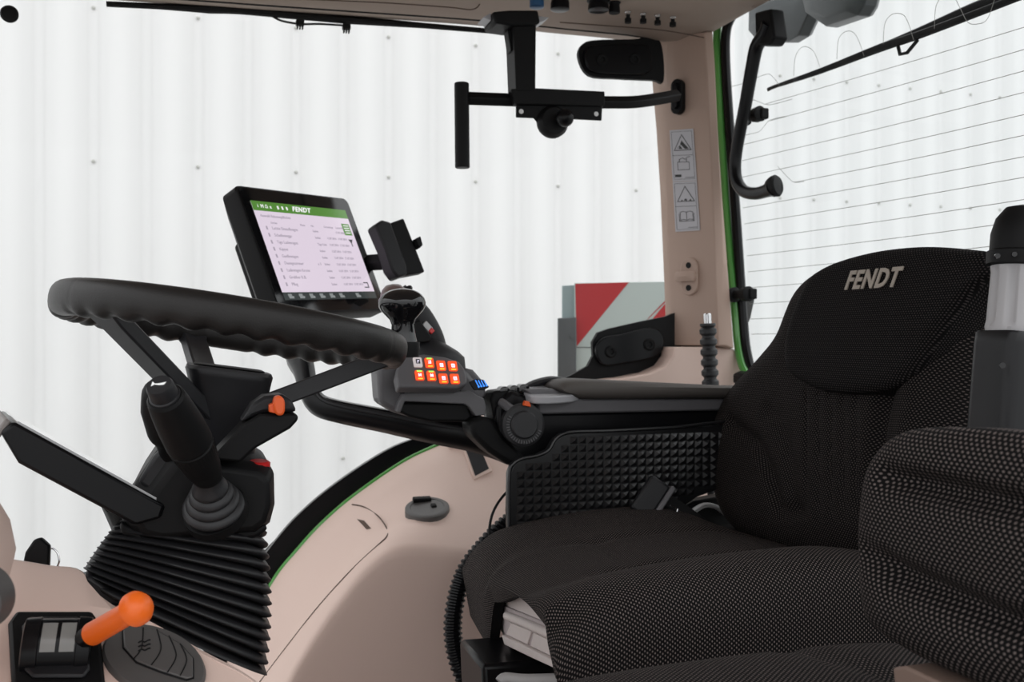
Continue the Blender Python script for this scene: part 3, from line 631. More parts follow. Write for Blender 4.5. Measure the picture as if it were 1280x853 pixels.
fl_ = Fr(at(599, 482, Y=1.395), X3, Z3)
pj('blue_scale_panel', [(586, 478), (594, 474), (604, 475), (611, 484), (604, 488), (592, 488)], M_semi, -.002, .003, .001, fr=fl_)
M_blue = mat('blue_led', (.01, .02, .05), .3, emis=(.05, .28, 1.0), estr=1.3)
for k in range(4):
    mb = MB(); mb.tube([fl_(*fl_.px(593.5+k*3.6, 475.2+k*.2), .0034), fl_(*fl_.px(598+k*3.3, 484.3-k*.5), .0034)], .0008, n=6); mb.tube([fl_(*fl_.px(597.2+k*3.3, 482.6-k*.5), .0034), fl_(*fl_.px(598+k*3.3, 484.3-k*.5), .0034)], .0014, n=6); mb.build('blue_light', M_blue, r_)
# key panel
K = Fr(at(542, 464, Y=YJ-.02), V((.99, .12, -.03)), V((0, .5, .86)))
kp = MB().prism(ppx(K, [(496, 470), (499, 456), (508, 445), (530, 442.5), (556, 446), (574, 452), (581, 461), (584, 472), (584, 480), (572, 485), (540, 484.5), (499, 484)]), K, -.02, 0).build('key_panel', M_grey, r_, bevel=.003)
pj('panel_gap', [(498, 484), (575, 485), (578, 491), (500, 492)], M_blk, -.04, .0, .001)
M_key = mat('lit_orange_key', (.5, .06, .02), .35, emis=(1.0, .085, .015), estr=.85)
M_kw = mat('grey_key', (.6, .56, .56), .4, emis=(.6, .52, .52), estr=.45)
M_ic = mat('key_symbol', (.8, .8, .85), .4, emis=(.85, .75, .95), estr=1.0)
M_icd = mat('key_symbol_dark', (.03, .03, .04), .4)
M_kg = mat('green_led', (.2, .5, .1), .3, emis=(.45, 1.0, .12), estr=1.1)
M_ky = mat('yellow_led', (.5, .3, .05), .3, emis=(1.0, .55, .03), estr=1.2)
keys = [(521.7, 453.9, 1, 1), (536.3, 454.6, 0, 1), (551, 458, 0, 0), (565.4, 458.6, 0, 0), (524, 470.2, 0, 1), (538.8, 470.8, 0, 1), (553.7, 474.2, 0, 0), (568, 474.6, 0, 0)]
for i, (a, b, g_, led) in enumerate(keys):
    x, y = K.px(a, b); x2, _ = K.px(a+5.4, b); _, y2 = K.px(a, b-6.0); hw, hh = abs(x2-x), abs(y2-y)
    f2 = Fr(K(x, y, 0), K.x, K.y)
    k_ = MB().prism(rrect(2*hw, 2*hh, .0022, 4), f2, 0, .0032).build('key', M_kw if g_ else M_key, r_, bevel=.0008)
    mb = MB()
    if g_:
        MB().box(f2, (0, hh*.1, .0036), (hw*.9, hh*.9, .0006)).build('key_field', M_icd, k_)
        mb.box(f2, (hw*.05, hh*.2, .0042), (hw*.4, hh*.12, .0005)); mb.box(f2, (-hw*.1, hh*.0, .0042), (hw*.12, hh*.5, .0005))
    else:
        t1 = hh*.22
        if i in (4, 5): mb.box(f2, (-hw*.22, 0, .0036), (hw*.22, hh*.6, .0006)); mb.box(f2, (hw*.22, 0, .0036), (hw*.22, hh*.6, .0006)); mb.box(f2, (0, 0, .0036), (hw*.6, hh*.2, .0006))
        elif i == 1: mb.box(f2, (hw*.2, hh*.1, .0036), (hw*.2, hh*.6, .0006)); mb.box(f2, (-hw*.05, -hh*.15, .0036), (hw*.6, hh*.16, .0006)); mb.box(f2, (-hw*.05, hh*.25, .0036), (hw*.5, hh*.16, .0006))
        else:
            for q, sgn in ((-1, 1), (1, 1)): mb.box(f2, (q*hw*.3, 0, .0036), (hw*.16, hh*.6, .0006)); mb.box(f2, (0, q*hh*.28, .0036), (hw*.7, hh*.14, .0006))
            mb.box(f2, (0, 0, .0036), (hw*.2, hh*.16, .0006)) if i > 5 else mb.box(f2, (0, 0, .0036), (hw*.12, hh*.5, .0006))
    mb.build('symbol', M_ic, k_, smooth=False)
    if led: MB().box(f2, (0, hh*.80, .0035), (hw*1.1, hh*.24, .0008)).build('green_light', M_kg, k_) if not g_ else None
    if not g_: MB().box(f2, (0, -hh*.78, .0035), (hw*1.05, hh*.2, .0008)).build('yellow_light', M_ky, k_)
# mound and joystick grip
mb = MB(); base = [at(a, b, Y=1.45) for a, b in ((500, 446), (540, 442), (580, 450))]
cM = at(545, 447, Y=1.46)
mb.loft([[V((cM.x+dx*math.cos(2*PI*j/28), cM.y+.035*s_*math.sin(2*PI*j/28), cM.z+dz)) + V((ox, 0, 0)) for j in range(28)] for dx, dz, s_, ox in ((.047, -.02, 1.1, 0), (.047, 0, 1.1, -.002), (.040, .010, 1, -.006), (.027, .021, .8, -.012), (.018, .030, .55, -.017), (.012, .036, .4, -.018))])
mb.build('grip_mound', M_dark, r_, ang=60)
gy = 1.46
mb = MB(); mb.tube([at(545, 440, Y=gy), at(538, 420, Y=gy), at(524, 398, Y=gy), at(505, 378, Y=gy), at(495, 366, Y=gy)], [.020, .022, .024, .024, .021], n=18, sm=5, flat=(.9, .8)); gp = mb.build('joystick_grip', M_dark, r_)
mb = MB(); c = at(493, 370, Y=gy-.01); mb.lathe(c+V((0, 0, -.004)), (-.15, -.2, 1), [(0, .026), (.006, .026), (.014, .022), (.020, .014), (.0225, 0)], n=24, sx=1.0, sy=.8); mb.build('grip_cap', mat('brown_cap', (.16, .11, .10), .3), gp)
MB().lathe(at(511, 361, Y=gy-.01), (.6, -.5, .4), [(-.006, .005), (.003, .0045), (.005, .003), (.005, 0)], n=14).build('thumb_button', M_blk, gp)
f2 = Fr(at(534, 409, Y=gy-.022), V((.7, 0, -.75)), V((.6, .3, .7))); MB().box(f2, (0, 0, 0), (.016, .010, .006)).build('white_button', mat('button_white', (.5, .5, .5), .4), gp, bevel=.001)
f2 = Fr(at(539, 414, Y=gy-.024), V((.7, 0, -.75)), V((.6, .3, .7))); MB().box(f2, (0, 0, 0), (.007, .008, .005)).build('red_button', M_red, gp, bevel=.001)
mb = MB(); mb.prism(ppx(Fr(at(525, 410, Y=gy-.03), X3, Z3), [(512, 405), (524, 400), (538, 420), (538, 427), (528, 429), (513, 427)]), Fr(at(525, 410, Y=gy-.03), X3, Z3), -.02, .004); mb.build('grip_shield', M_blk, gp, bevel=.002)
MB().tube([K(*K.px(512, 441), .001), K(*K.px(516, 439), .001), K(*K.px(519, 441), .001)], .0009, n=5).build('red_mark', M_red, r_)
# ================================================================== DIMPLED SIDE PLATE
fr = Fr(at(760, 600, Y=1.36), X3, Z3)
r_ = thing('side_plate', fr.o+V((0, 0, -.08)), 'black plastic plate with pyramid studs between armrest and driver seat', 'panel')
out = [(638, 700), (636, 640), (637, 592), (641, 581), (652, 574), (672, 570), (686, 563), (694, 550), (704, 543), (720, 540), (760, 539), (840, 535), (960, 529), (960, 600), (905, 610), (872, 622), (838, 646), (800, 700)]
o = ppx(fr, out); MB().prism(o, fr, -.02, 0).build('plate', M_dim, r_, bevel=.003)
mb = MB(); path = [fr(*fr.px(a, b), .0) for a, b in out[:14]]; mb.tube(path, .0028, n=8, sm=3); mb.build('raised_border', M_dim, r_)
pit = .0142; mb = MB()
def inside(x, y, poly, m):
    for dx, dy in ((m, m), (-m, m), (m, -m), (-m, -m)):
        c = False; n = len(poly); X, Y = x+dx, y+dy
        for i in range(n):
            (x1, y1), (x2, y2) = poly[i], poly[i-1]
            if (y1 > Y) != (y2 > Y) and X < (x2-x1)*(Y-y1)/(y2-y1)+x1: c = not c
        if not c: return False
    return True
for i in range(-12, 26):
    for j in range(-10, 10):
        x, y = i*pit, j*pit*.88
        if inside(x, y, o, .0095):
            a, b = pit*.44, pit*.39
            mb.add([fr(x-a, y-b, 0), fr(x+a, y-b, 0), fr(x+a, y+b, 0), fr(x-a, y+b, 0), fr(x, y, .0048)], [(0, 1, 4), (1, 2, 4), (2, 3, 4), (3, 0, 4)])
mb.build('studs', M_dim, r_, smooth=False)
# ================================================================== SEATS
def pad(fr, outline, T_, H, detail=None, rings=46, n=5, edge=.35, p=2.6, par=None, name='pad', m=None, uvflip=False, back=True, er=.02):
    o = [(q.x, q.y) for q in catmull([(*a, 0) for a in outline], n, True)]
    N = len(o); cx = sum(a[0] for a in o)/N; cy = sum(a[1] for a in o)/N
    R = []; UV = []
    # front face, rings from centre to outline
    for i in range(rings+1):
        s = math.sin(i/rings*PI/2)**.9 if i else .002
        ring = []
        for a, b in o:
            x, y = cx+(a-cx)*s, cy+(b-cy)*s
            dist = (1-s)*math.hypot(a-cx, b-cy)
            h = H*min(1, 1-(max(0, 1-dist/er))**2)**.5 if dist < er else H
            if detail: h += detail(x, y)*min(1, dist/er)
            ring.append(fr(x, y, h)); UV.append((x, y))
        R.append(ring)
    # sides
    for k, z in enumerate((-.25, -.5, -.75, -1)):
        dz = T_*z; sh = 1-.10*(k/3)**2
        ring = []
        for a, b in o:
            ring.append(fr(cx+(a-cx)*sh, cy+(b-cy)*sh, dz)); L = math.hypot(a-cx, b-cy); g = 1+(-dz)/L; UV.append((cx+(a-cx)*g, cy+(b-cy)*g))
        R.append(ring)
    return MB().loft(R, uv=UV).build(name, m, par, ang=70)
def gdist(x, y, pl):
    best = 9
    for (x1, y1), (x2, y2) in zip(pl[:-1], pl[1:]):
        dx, dy = x2-x1, y2-y1; t = max(0, min(1, ((x-x1)*dx+(y-y1)*dy)/(dx*dx+dy*dy+1e-12)))
        best = min(best, math.hypot(x-x1-t*dx, y-y1-t*dy))
    return best
def groove(x, y, pl, w, d): g = gdist(x, y, pl)/w; return -d*math.exp(-g*g)
seat = thing('driver_seat', V((.6, 1.1, 1.5)), 'dark driver seat with dotted fabric and lettered headrest panel, beside armrest', 'seat')
# backrest: reclined plane
B = Fr((.85, 1.1, 2.0), V((0, -1, 0)), V((.20, 0, .98)))
if B.z.x > 0: raise Exception('frame')
bo = [(985, 415), (961, 447), (924, 491), (907, 525), (899, 560), (899, 585), (905, 624), (917, 653), (942, 676), (985, 694), (1040, 706), (1110, 712), (1180, 705), (1225, 640), (1230, 540), (1236, 460), (1244, 385), (1236, 350), (1210, 322), (1160, 314), (1100, 319), (1050, 332), (1012, 358)]
bc1 = ppx(B, [(942, 535), (975, 560), (995, 600), (1003, 640), (1012, 646), (1030, 643)]); bc2 = ppx(B, [(992, 520), (1004, 530), (1016, 560), (1022, 610), (1025, 640)])
bc3 = ppx(B, [(1229, 358), (1180, 425), (1152, 470), (1140, 505), (1132, 540), (1126, 640)])
pleats = [ppx(B, [(x, 500), (x+2, 690)]) for x in (1040, 1056, 1072, 1088, 1104)]
def bdet(x, y):
    h = groove(x, y, bc1, .012, .012)+groove(x, y, bc2, .014, .006)+groove(x, y, bc3, .014, .016)
    for q in pleats: h += groove(x, y, q, .004, .0032)
    bx = B.px(1150, 520)[0]
    return h+.02*sstep(bx-.01, bx+.06, x)
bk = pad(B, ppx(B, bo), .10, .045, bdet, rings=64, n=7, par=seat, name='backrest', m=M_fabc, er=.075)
# headrest panel
Hf = Fr(B(0, 0, .056), B.x, B.y)
ho = [(990, 405), (984, 439), (989, 465), (1017, 484), (1047, 491), (1085, 491), (1122, 484), (1152, 461), (1179, 422), (1205, 384), (1229, 357), (1246, 340), (1238, 318), (1220, 313), (1160, 309), (1104, 314), (1059, 325), (1029, 338), (1010, 356)]
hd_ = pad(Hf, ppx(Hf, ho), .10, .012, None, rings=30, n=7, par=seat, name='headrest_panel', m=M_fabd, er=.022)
lf = Fr(Hf(*Hf.px(1100, 353), .0135), B.x, B.y)
a_, b_ = Hf.px(1063, 355), Hf.px(1137, 350); lw = math.hypot(a_[0]-b_[0], a_[1]-b_[1]); 
lf = Fr(lf.o, lf.x+lf.y*((b_[1]-a_[1])/(b_[0]-a_[0])), lf.y)
mb = MB(); mb.text('FENDT', lf, .036, ext=.0008, shear=.28, off=.0011, w=1, sp=1.12); ws = max(lf.inv(v)[0] for v in mb.v)-min(lf.inv(v)[0] for v in mb.v)
mb = MB(); mb.text('FENDT', lf, .034, ext=.0008, shear=.28, off=.0011, w=lw/ws, sp=1.12); mb.build('logo', M_logo, hd_, smooth=False)
# cushion
def g_(t, p=6, q=.5): return max(0, 1-abs(t)**p)**q
NA, NB = 90, 150; G = []; sec = []
ylo, yhi = .835, 1.40
for ia in range(NA+1):
    a = -1+2*ia/NA; a2 = math.sin(a*PI/2)*.5+a*.5; row = []
    for ib in range(NB+1):
        b = -1+2*ib/NB; b2 = math.sin(b*PI/2)*.5+b*.5
        Y = lerp(ylo, yhi, (b2+1)/2); xf = lerp(.325, .385, (Y-.86)/.54); X = lerp(xf, .87, (a2+1)/2)
        fr_ = (X-xf)/(.87-xf)
        zt = 1.822+.018*math.sin(fr_*PI*.9)-.03*sstep(.55, 1, fr_)
        nearb = sstep(1.02, .90, Y); farb = sstep(1.18, 1.32, Y)
        zt += .034*nearb+.008*farb*sstep(0, .4, fr_)-.045*farb*sstep(.6, 1, fr_)
        zt -= .006*math.exp(-((Y-1.03)/.012)**2)*sstep(.1, .3, fr_)+.005*math.exp(-((Y-1.19)/.012)**2)*sstep(.1, .3, fr_)
        zt -= .004*math.exp(-((fr_-.28)/.03)**2)*sstep(.95, 1.05, Y)*sstep(1.3, 1.2, Y)
        zfr = lerp(1.775, 1.814-.054*sstep(.99, 1.22, Y), sstep(.866, .888, Y)); zfr = lerp(zfr, 1.690, sstep(1.18, 1.235, Y))
        ga = g_(a, lerp(5, 9, sstep(1.15, 1.3, Y)), .42)
        if a < 0: z1 = zfr+(zt-zfr)*ga; X -= .012*math.sin(PI*min(1, ga))*(1-abs(ga-.5)) if a < -.5 else 0
        else: z1 = 1.74+(zt-1.74)*ga
        zs = 1.775 if b < 0 else 1.74
        gb = g_(b, 9, .45); z = min(z1, zs)+(z1-min(z1, zs))*gb if z1 > zs else z1
        if b > .8 and a < -.3: z = lerp(z, z+.012, sstep(.85, 1, b))
        row.append(V((X, Y, z)))
    G.append(row)
mb = MB(); mb.loft(G, closed=False, cap=False, uv=grid_uv(G))
# turn the rim inwards so that the cushion is a closed body
def rimloop(G):
    n, m = len(G), len(G[0]); return [G[0][j] for j in range(m)]+[G[i][m-1] for i in range(1, n)]+[G[n-1][j] for j in range(m-2, -1, -1)]+[G[i][0] for i in range(n-2, 0, -1)]
rl = rimloop(G); cc = V((.6, 1.1, 1.78)); mb.loft([rl, [lerp(p, V((cc.x, cc.y, p.z)), .05) for p in rl], [V((lerp(p.x, cc.x, .10), lerp(p.y, cc.y, .10), 1.803)) for p in rl], [V((lerp(p.x, cc.x, .5), lerp(p.y, cc.y, .5), 1.803)) for p in rl]], cap=2)
cu = mb.build('cushion', M_fab, seat, ang=80)
# pale plastic front insert
I = Fr(at(632, 775, Y=1.20), (at(700, 815, Y=.935)-at(632, 775, Y=1.20)).normalized(), Z3)
def ip(pts): return [I.px(a, b) for a, b in pts]
ins = MB().prism([(q.x, q.y) for q in catmull([(*p, 0) for p in ip([(611, 771), (616, 755), (632, 742), (655, 739), (690, 750), (702, 765), (707, 830), (704, 838), (670, 820), (640, 806), (632, 800), (624, 786)])], 3, True)], I, -.03, 0 if I.z.dot(V((-1, -1, 0))) > 0 else .03).build('front_insert', M_wht, seat, bevel=.004)
sg = 1 if I.z.dot(V((-1, -1, 0))) > 0 else -1
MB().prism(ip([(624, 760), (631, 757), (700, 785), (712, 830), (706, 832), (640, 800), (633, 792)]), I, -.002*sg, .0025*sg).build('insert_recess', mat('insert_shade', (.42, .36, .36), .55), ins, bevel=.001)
MB().tube([I(*I.px(637, 770), .003*sg), I(*I.px(702, 797), .003*sg)], .0058, n=14).build('insert_roller', M_wht, ins)
MB().prism(ip([(643, 779), (669, 789), (664, 806), (637, 793)]), I, .001*sg, .005*sg).build('insert_block', M_wht, ins, bevel=.001)
MB().prism(ip([(672, 791), (690, 799), (698, 822), (668, 808)]), I, .001*sg, .005*sg).build('insert_block', M_wht, ins, bevel=.001)
MB().prism(ip([(636, 794), (667, 808), (700, 824), (706, 836), (670, 820), (640, 806)]), I, .001*sg, .010*sg).build('insert_lip', M_wht, ins, bevel=.0015)
# seat base and slide handle
f_ = Fr(at(660, 840, Y=1.12), X3, Z3)
sb_ = MB().prism(ppx(f_, [(600, 829), (690, 822), (760, 830), (760, 900), (603, 900)]), f_, -.10, .01).build('seat_base', M_semi, seat, bevel=.006)
MB().tube([at(625, 853, Y=1.0), at(632, 848, Y=1.0), at(660, 850, Y=.99), at(720, 848, Y=.97)], .006, n=12, sm=4).build('slide_handle', M_sgrey, sb_)
MB().box(Fr((.62, 1.1, 1.55), X3, Y3), (0, 0, 0), (.42, .40, .40)).build('pedestal', M_blk, seat, bevel=.02)
MB().box(Fr((.68, 1.12, 1.755), X3, Y3), (0, 0, 0), (.34, .40, .04)).build('seat_pan', M_blk, seat, bevel=.01)
MB().box(Fr((.92, 1.1, 1.86), X3, Y3), (0, 0, 0), (.08, .40, .30)).build('back_shell', M_blk, seat, bevel=.02)
f_ = Fr(at(880, 650, Y=1.43), X3, Z3); MB().prism(ppx(f_, [(832, 645), (868, 627), (915, 618), (990, 640), (990, 760), (832, 760)]), f_, -.03, .0).build('dark_filler', M_blk, seat, bevel=.004)  # added black block that darkens the beige area behind the seat
# instructor seat
st = thing('passenger_seat', V((.45, .45, 1.5)), 'folding passenger seat with dotted grey fabric in the right foreground', 'seat')
Bf = Fr((.475, .40, 1.96), V((0, -1, 0)), V((.04, 0, 1)))
zz = lambda v: v-1.96
yy = lambda v: -(v-.40)
ol = []
def yo(px, py): return Bf.px(px, py)
ol = [yo(1081, 690), yo(1083, 640), yo(1090, 592), yo(1107, 560), yo(1133, 541), yo(1170, 534.5), yo(1230, 535), yo(1300, 540), (.16, .093), (.185, .07), (.19, .0), (.185, -.05), (.16, -.078), yo(1320, 888), yo(1250, 862), yo(1190, 838), yo(1140, 812), yo(1108, 790), yo(1088, 762)]
gA = [(-.165, zz(2.004)), (-.13, zz(2.002)), (.19, zz(2.002))]; gB = [(-.185, zz(1.945)), (-.15, zz(1.938)), (-.06, zz(1.930)), (.19, zz(1.93))]
def sdet(x, y): return groove(x, y, gA, .009, .017)+groove(x, y, gB, .010, .018)+groove(x, y, gB, .03, .004)+groove(x, y, gA, .025, .004)
pad(Bf, ol, .06, .022, sdet, rings=64, n=8, par=st, name='backrest', m=M_fab, er=.045)
MB().prism([(-.150, -.086), (-.138, -.081), (.17, -.081), (.17, -.105), (-.147, -.105)], Fr((.455, .40, 1.96), V((0, -1, 0)), Z3), -.05, .0).build('trim_strip', M_tan, st, bevel=.002)
G = []
for ia in range(41):
    a = -1+ia/20; row = []; a2 = math.sin(a*PI/2)*.5+a*.5
    for ib in range(41):
        b = -1+ib/20; b2 = math.sin(b*PI/2)*.5+b*.5
        X = lerp(.17, .66, (a2+1)/2); Y = lerp(.22, .735, (b2+1)/2)
        zt = 1.842+.006*math.sin((X-.2)*6)
        z = 1.75+(zt-1.75)*g_(a, 4, .5)*g_(b, 7, .45)
        z -= .005*math.exp(-((X-.47+.25*(Y-.7))/.012)**2)
        row.append(V((X, Y, z)))
    G.append(row)
mb = MB(); mb.loft(G, closed=False, cap=False, uv=grid_uv(G)); rl = rimloop(G); mb.loft([rl, [lerp(p, V((.4, .47, p.z-.01)), .3) for p in rl]], cap=2); mb.build('cushion', M_fab, st, ang=80)
MB().box(Fr((.42, .45, 1.55), X3, Y3), (0, 0, 0), (.36, .40, .44)).build('seat_box', M_beige, st, bevel=.02)
# post at right edge
a0, a1 = at(1245, 700, Y=.735), at(1279, 250, Y=.735)
r_ = thing('belt_post', V((a0.x, a0.y, 1.7)), 'dark post with pale grey fluted collar and black cap at right edge', 'post')
ax = (a1-a0); le = ax.length; ax.normalize()
def zat(py):  # distance along the axis for a picture height
    q = at(lerp(1245, 1279, (700-py)/450), py, Y=.735); return (q-a0).dot(ax)
z1, z2, z3 = zat(416), zat(332), zat(258)
fp = axis_frame(a0, ax)
mb = MB()
mb.loft([[fp(a, b, z) for a, b in rrect(w, w, .011)] for z, w in ((-.44, .056), (z1-.012, .054), (z1-.002, .053), (z1, .050))]); bp = mb.build('post_body', mat('post_grey', (.010, .010, .0115), .35, spec=.3), r_, ang=40)
for s_ in (0,): 
    h = at(1253, 457, Y=.70); MB().lathe(h+V((0, 0, 0)), V((-.55, -.83, 0)), [(-.004, .0028), (.001, .0028), (.001, 0)], n=14).build('screw_hole', M_gloss, bp)
MB().lathe(a0, ax, [(z1-.002, .024), (z1+.004, .0255), (z1+.010, .0245), (z2-.008, .0235), (z2-.002, .0245), (z2, .022)], n=128, wob=lambda z, t: 1-(.15*max(0, math.cos(t*2*PI*8+1.2))**.35 if z1+.008 < z < z2-.006 else 0)).build('collar', mat('collar_grey', (.42, .41, .42), .45), r_, ang=50)
cp = MB().lathe(a0, ax, [(z2-.002, .022), (z2, .0285), (z2+.012, .029), (z2+.014, .0265), (z2+.03, .0265), (z2+.045, .023), (z2+.056, .015), (z2+.060, 0)], n=40).build('cap', M_blk, r_)
for q in ((1247, 320), (1268, 318)):
    h = at(q[0], q[1], Y=.712); MB().lathe(h, V((-.5, -.85, 0)), [(-.003, .0024), (.0006, .0024), (.0006, 0)], n=12).build('rivet', M_gloss, cp)
# seat belt buckle
r_ = thing('seat_belt_buckle', at(830, 640, Y=1.33), 'black seat belt buckle lying between driver seat and studded plate', 'buckle')
f_ = Fr(at(812, 622, Y=1.315), V((.45, 0, .6)), V((-.6, .2, .45)))
MB().box(f_, (0, 0, 0), (.060, .034, .018)).build('buckle_body', M_dark, r_, bevel=.004)
MB().box(f_, (.0, -.020, 0), (.066, .008, .026)).build('buckle_frame', M_grey, r_, bevel=.002)
MB().tube([at(826, 628, Y=1.315), at(848, 642, Y=1.31), at(875, 662, Y=1.30), at(905, 690, Y=1.30)], .020, n=4, sm=3, flat=(.9, .35)).build('stalk_strap', M_blk, r_, bevel=.001)
MB().tube([at(838, 632, Y=1.29), at(847, 636, Y=1.29), at(845, 646, Y=1.29), at(839, 644, Y=1.29)], .0014, n=6).build('metal_clip', M_chr, r_)
r_ = tag(MB().tube([at(866, 640, Y=1.42), at(880, 632, Y=1.42), at(895, 634, Y=1.42), at(910, 645, Y=1.42)], .008, n=10, sm=4, flat=(.5, 1)).build('seat_belt_guide', M_sgrey), 'short grey curved belt guide behind the buckle', 'belt guide')
# corrugated hose and thin cable
hp = [at(655, 640, Y=1.44), at(632, 656, Y=1.44), at(606, 682, Y=1.43), at(583, 712, Y=1.42), at(571, 745, Y=1.41), at(566, 785, Y=1.40), at(571, 822, Y=1.39), at(585, 858, Y=1.38), at(600, 890, Y=1.37)]
q = catmull(hp, 22); mb = MB(); mb.tube(q, [.0145 if (i//2) % 2 else .0118 for i in range(len(q))], n=16)
tag(mb.build('corrugated_hose', M_gloss if False else M_semi, ang=20), 'black corrugated hose curving down in front of the driver seat', 'hose')
tag(MB().tube([at(648, 605, Y=1.42), at(632, 617, Y=1.42), at(618, 637, Y=1.41), at(612, 660, Y=1.405), at(613, 690, Y=1.40)], .0022, n=8, sm=5).build('cable', M_blk), 'thin black cable looping down from the studded plate', 'cable')
# ------------------------------------------------------------------ fittings on the side panel
# storage lid with seam in the side panel: raised panel following the panel rows
def sp(px, py, lift=.0015):
    # point on the side panel between arc and mid rows
    best = None; d = ray(px, py)
    rowsA = [a, [lerp(p, q, .5)+V((0, 0, .004)) for p, q in zip(a, m_)], m_, [lerp(p, q, .5)+V((0, -.002, .006)) for p, q in zip(m_, c_)], cc1]
    for r1, r2 in zip(rowsA[:-1], rowsA[1:]):
        for i in range(len(r1)-1):
            for tri in ((r1[i], r1[i+1], r2[i+1]), (r1[i], r2[i+1], r2[i])):
                e1, e2 = tri[1]-tri[0], tri[2]-tri[0]; h = d.cross(e2); k = e1.dot(h)
                if abs(k) < 1e-12: continue
                s = O-tri[0]; u = s.dot(h)/k; q = s.cross(e1); v = d.dot(q)/k; t = e2.dot(q)/k
                if u >= -1e-6 and v >= -1e-6 and u+v <= 1+1e-6 and t > 0 and (best is None or t < best): best = t
    return O+d*((best or 1.9)-lift)
a, m_, c_ = dens(arc3), dens(mid), dens(cre3)
seamp = [(300, 886), (330, 846), (365, 800), (400, 756), (440, 712), (472, 682), (484, 670), (483, 660), (472, 645), (455, 634), (440, 631)]
mb = MB(); mb.tube([sp(*p, .0006) for p in seamp], .0013, n=6, sm=4); mb.build('lid_seam', M_seam, side)
mb = MB(); q = [sp(*p, .001) for p in ((446, 649), (455, 651), (464, 661), (458, 662))]; mb.add(q, [(0, 1, 2, 3)]); mb.build('finger_notch', M_seam, side, smooth=False)
def snorm(px, py):
    p = sp(px, py, 0); return (sp(px+14, py, 0)-p).cross(sp(px, py-10, 0)-p).normalized()
nn_ = snorm(596, 577); nn_ = nn_ if nn_.dot(O-sp(596, 577)) > 0 else -nn_
f_ = Fr(sp(596, 577, 0), V((1, 0, 0))-nn_*nn_.x, nn_.cross(V((1, 0, 0))-nn_*nn_.x))
r_ = thing('power_socket', f_.o, 'rectangular black socket flap in the upper beige side panel', 'socket')
oo = ppx(f_, [(582, 563), (599, 558), (611, 587), (594, 596)]); cx = sum(a for a, b in oo)/4; cy = sum(b for a, b in oo)/4
MB().prism(oo, f_, -.01, .0035).build('flap', M_dark, r_, bevel=.001)
MB().prism([(cx+(a-cx)*1.32, cy+(b-cy)*1.22) for a, b in oo], f_, -.016, .002).build('surround', M_beige, r_, bevel=.0015)
lidc = sp(534, 636, .003); nl_ = snorm(534, 636); nl_ = nl_ if nl_.dot(O-lidc) > 0 else -nl_; nrm = (nl_+V((.0, -.3, .9))*.6).normalized()
r_ = thing('cover_lid', lidc, 'round grey cover lid set in the beige side panel', 'lid')
MB().lathe(lidc, nrm, [(-.012, .0405), (-.003, .0405), (.002, .040), (.004, .037), (.0042, .031), (.003, .030), (.003, 0)], n=48).build('lid', M_vent, r_)
MB().box(Fr(lidc+nrm*.004, V((1, 0, 0)), nrm.cross(V((1, 0, 0)))), (.012, .0, .0), (.010, .012, .008)).build('latch', M_blk, r_, bevel=.002)
MB().box(Fr(lidc+nrm*.006, V((1, 0, 0)), nrm.cross(V((1, 0, 0)))), (-.004, .026, .0), (.034, .012, .008)).build('finger_tab', M_blk, r_, bevel=.002)
# dark outside fitting seen through the window at the left foot of the arc
tag(MB().tube([at(335, 692, Y=2.0), at(352, 676, Y=2.0), at(372, 668, Y=2.0), at(390, 655, Y=2.0)], .014, n=8, sm=4, flat=(.7, 1)).build('outer_fitting', M_blk), 'dark fitting outside the lower edge of the right window', 'fitting')
# ================================================================== STEERING WHEEL
a9 = math.radians(9.2); b9 = math.radians(2.6)
Wf = Fr((.038, 1.10, 2.116), (math.cos(a9), 0, -math.sin(a9)), (0, math.cos(b9), -math.sin(b9)))
wh = thing('steering_wheel', Wf.o+V((0, 0, -.1)), 'black steering wheel with finger grip rim and three spokes', 'steering wheel')
RW = .174; mb = MB(); rings = []; NS = 360
def grip(th):
    k = math.cos(th*36)
    env = 1
    for c in (200, 90, 335): env = min(env, sstep(5, 12, abs((math.degrees(th)-c+180) % 360-180)))
    return k*env
for i in range(NS+1):
    th = 2*PI*i/NS; e = V((math.cos(th), math.sin(th), 0)); r = []
    gk = grip(th)
    seam = 0
    for c in (188, 213, 80, 101, 325, 345):
        if abs(math.degrees(th)-c) < .6: seam = 1
    for j in range(24):
        ph = 2*PI*j/24; ca, sa = math.cos(ph), math.sin(ph)
        rr_, zz_ = .0155*(abs(ca)**.85)*(1 if ca > 0 else -1), .0175*(abs(sa)**.85)*(1 if sa > 0 else -1)
        if sa < -.1: zz_ += .0019*(gk-1)*sa*-1
        if ca < -.3: rr_ += .0010*gk
        s = 1-.02*seam
        r.append(Wf(e.x*(RW+rr_*s), e.y*(RW+rr_*s), zz_*s))
    rings.append(r)
mb.loft(rings, cap=False); mb.build('rim', M_rim, wh, ang=80)
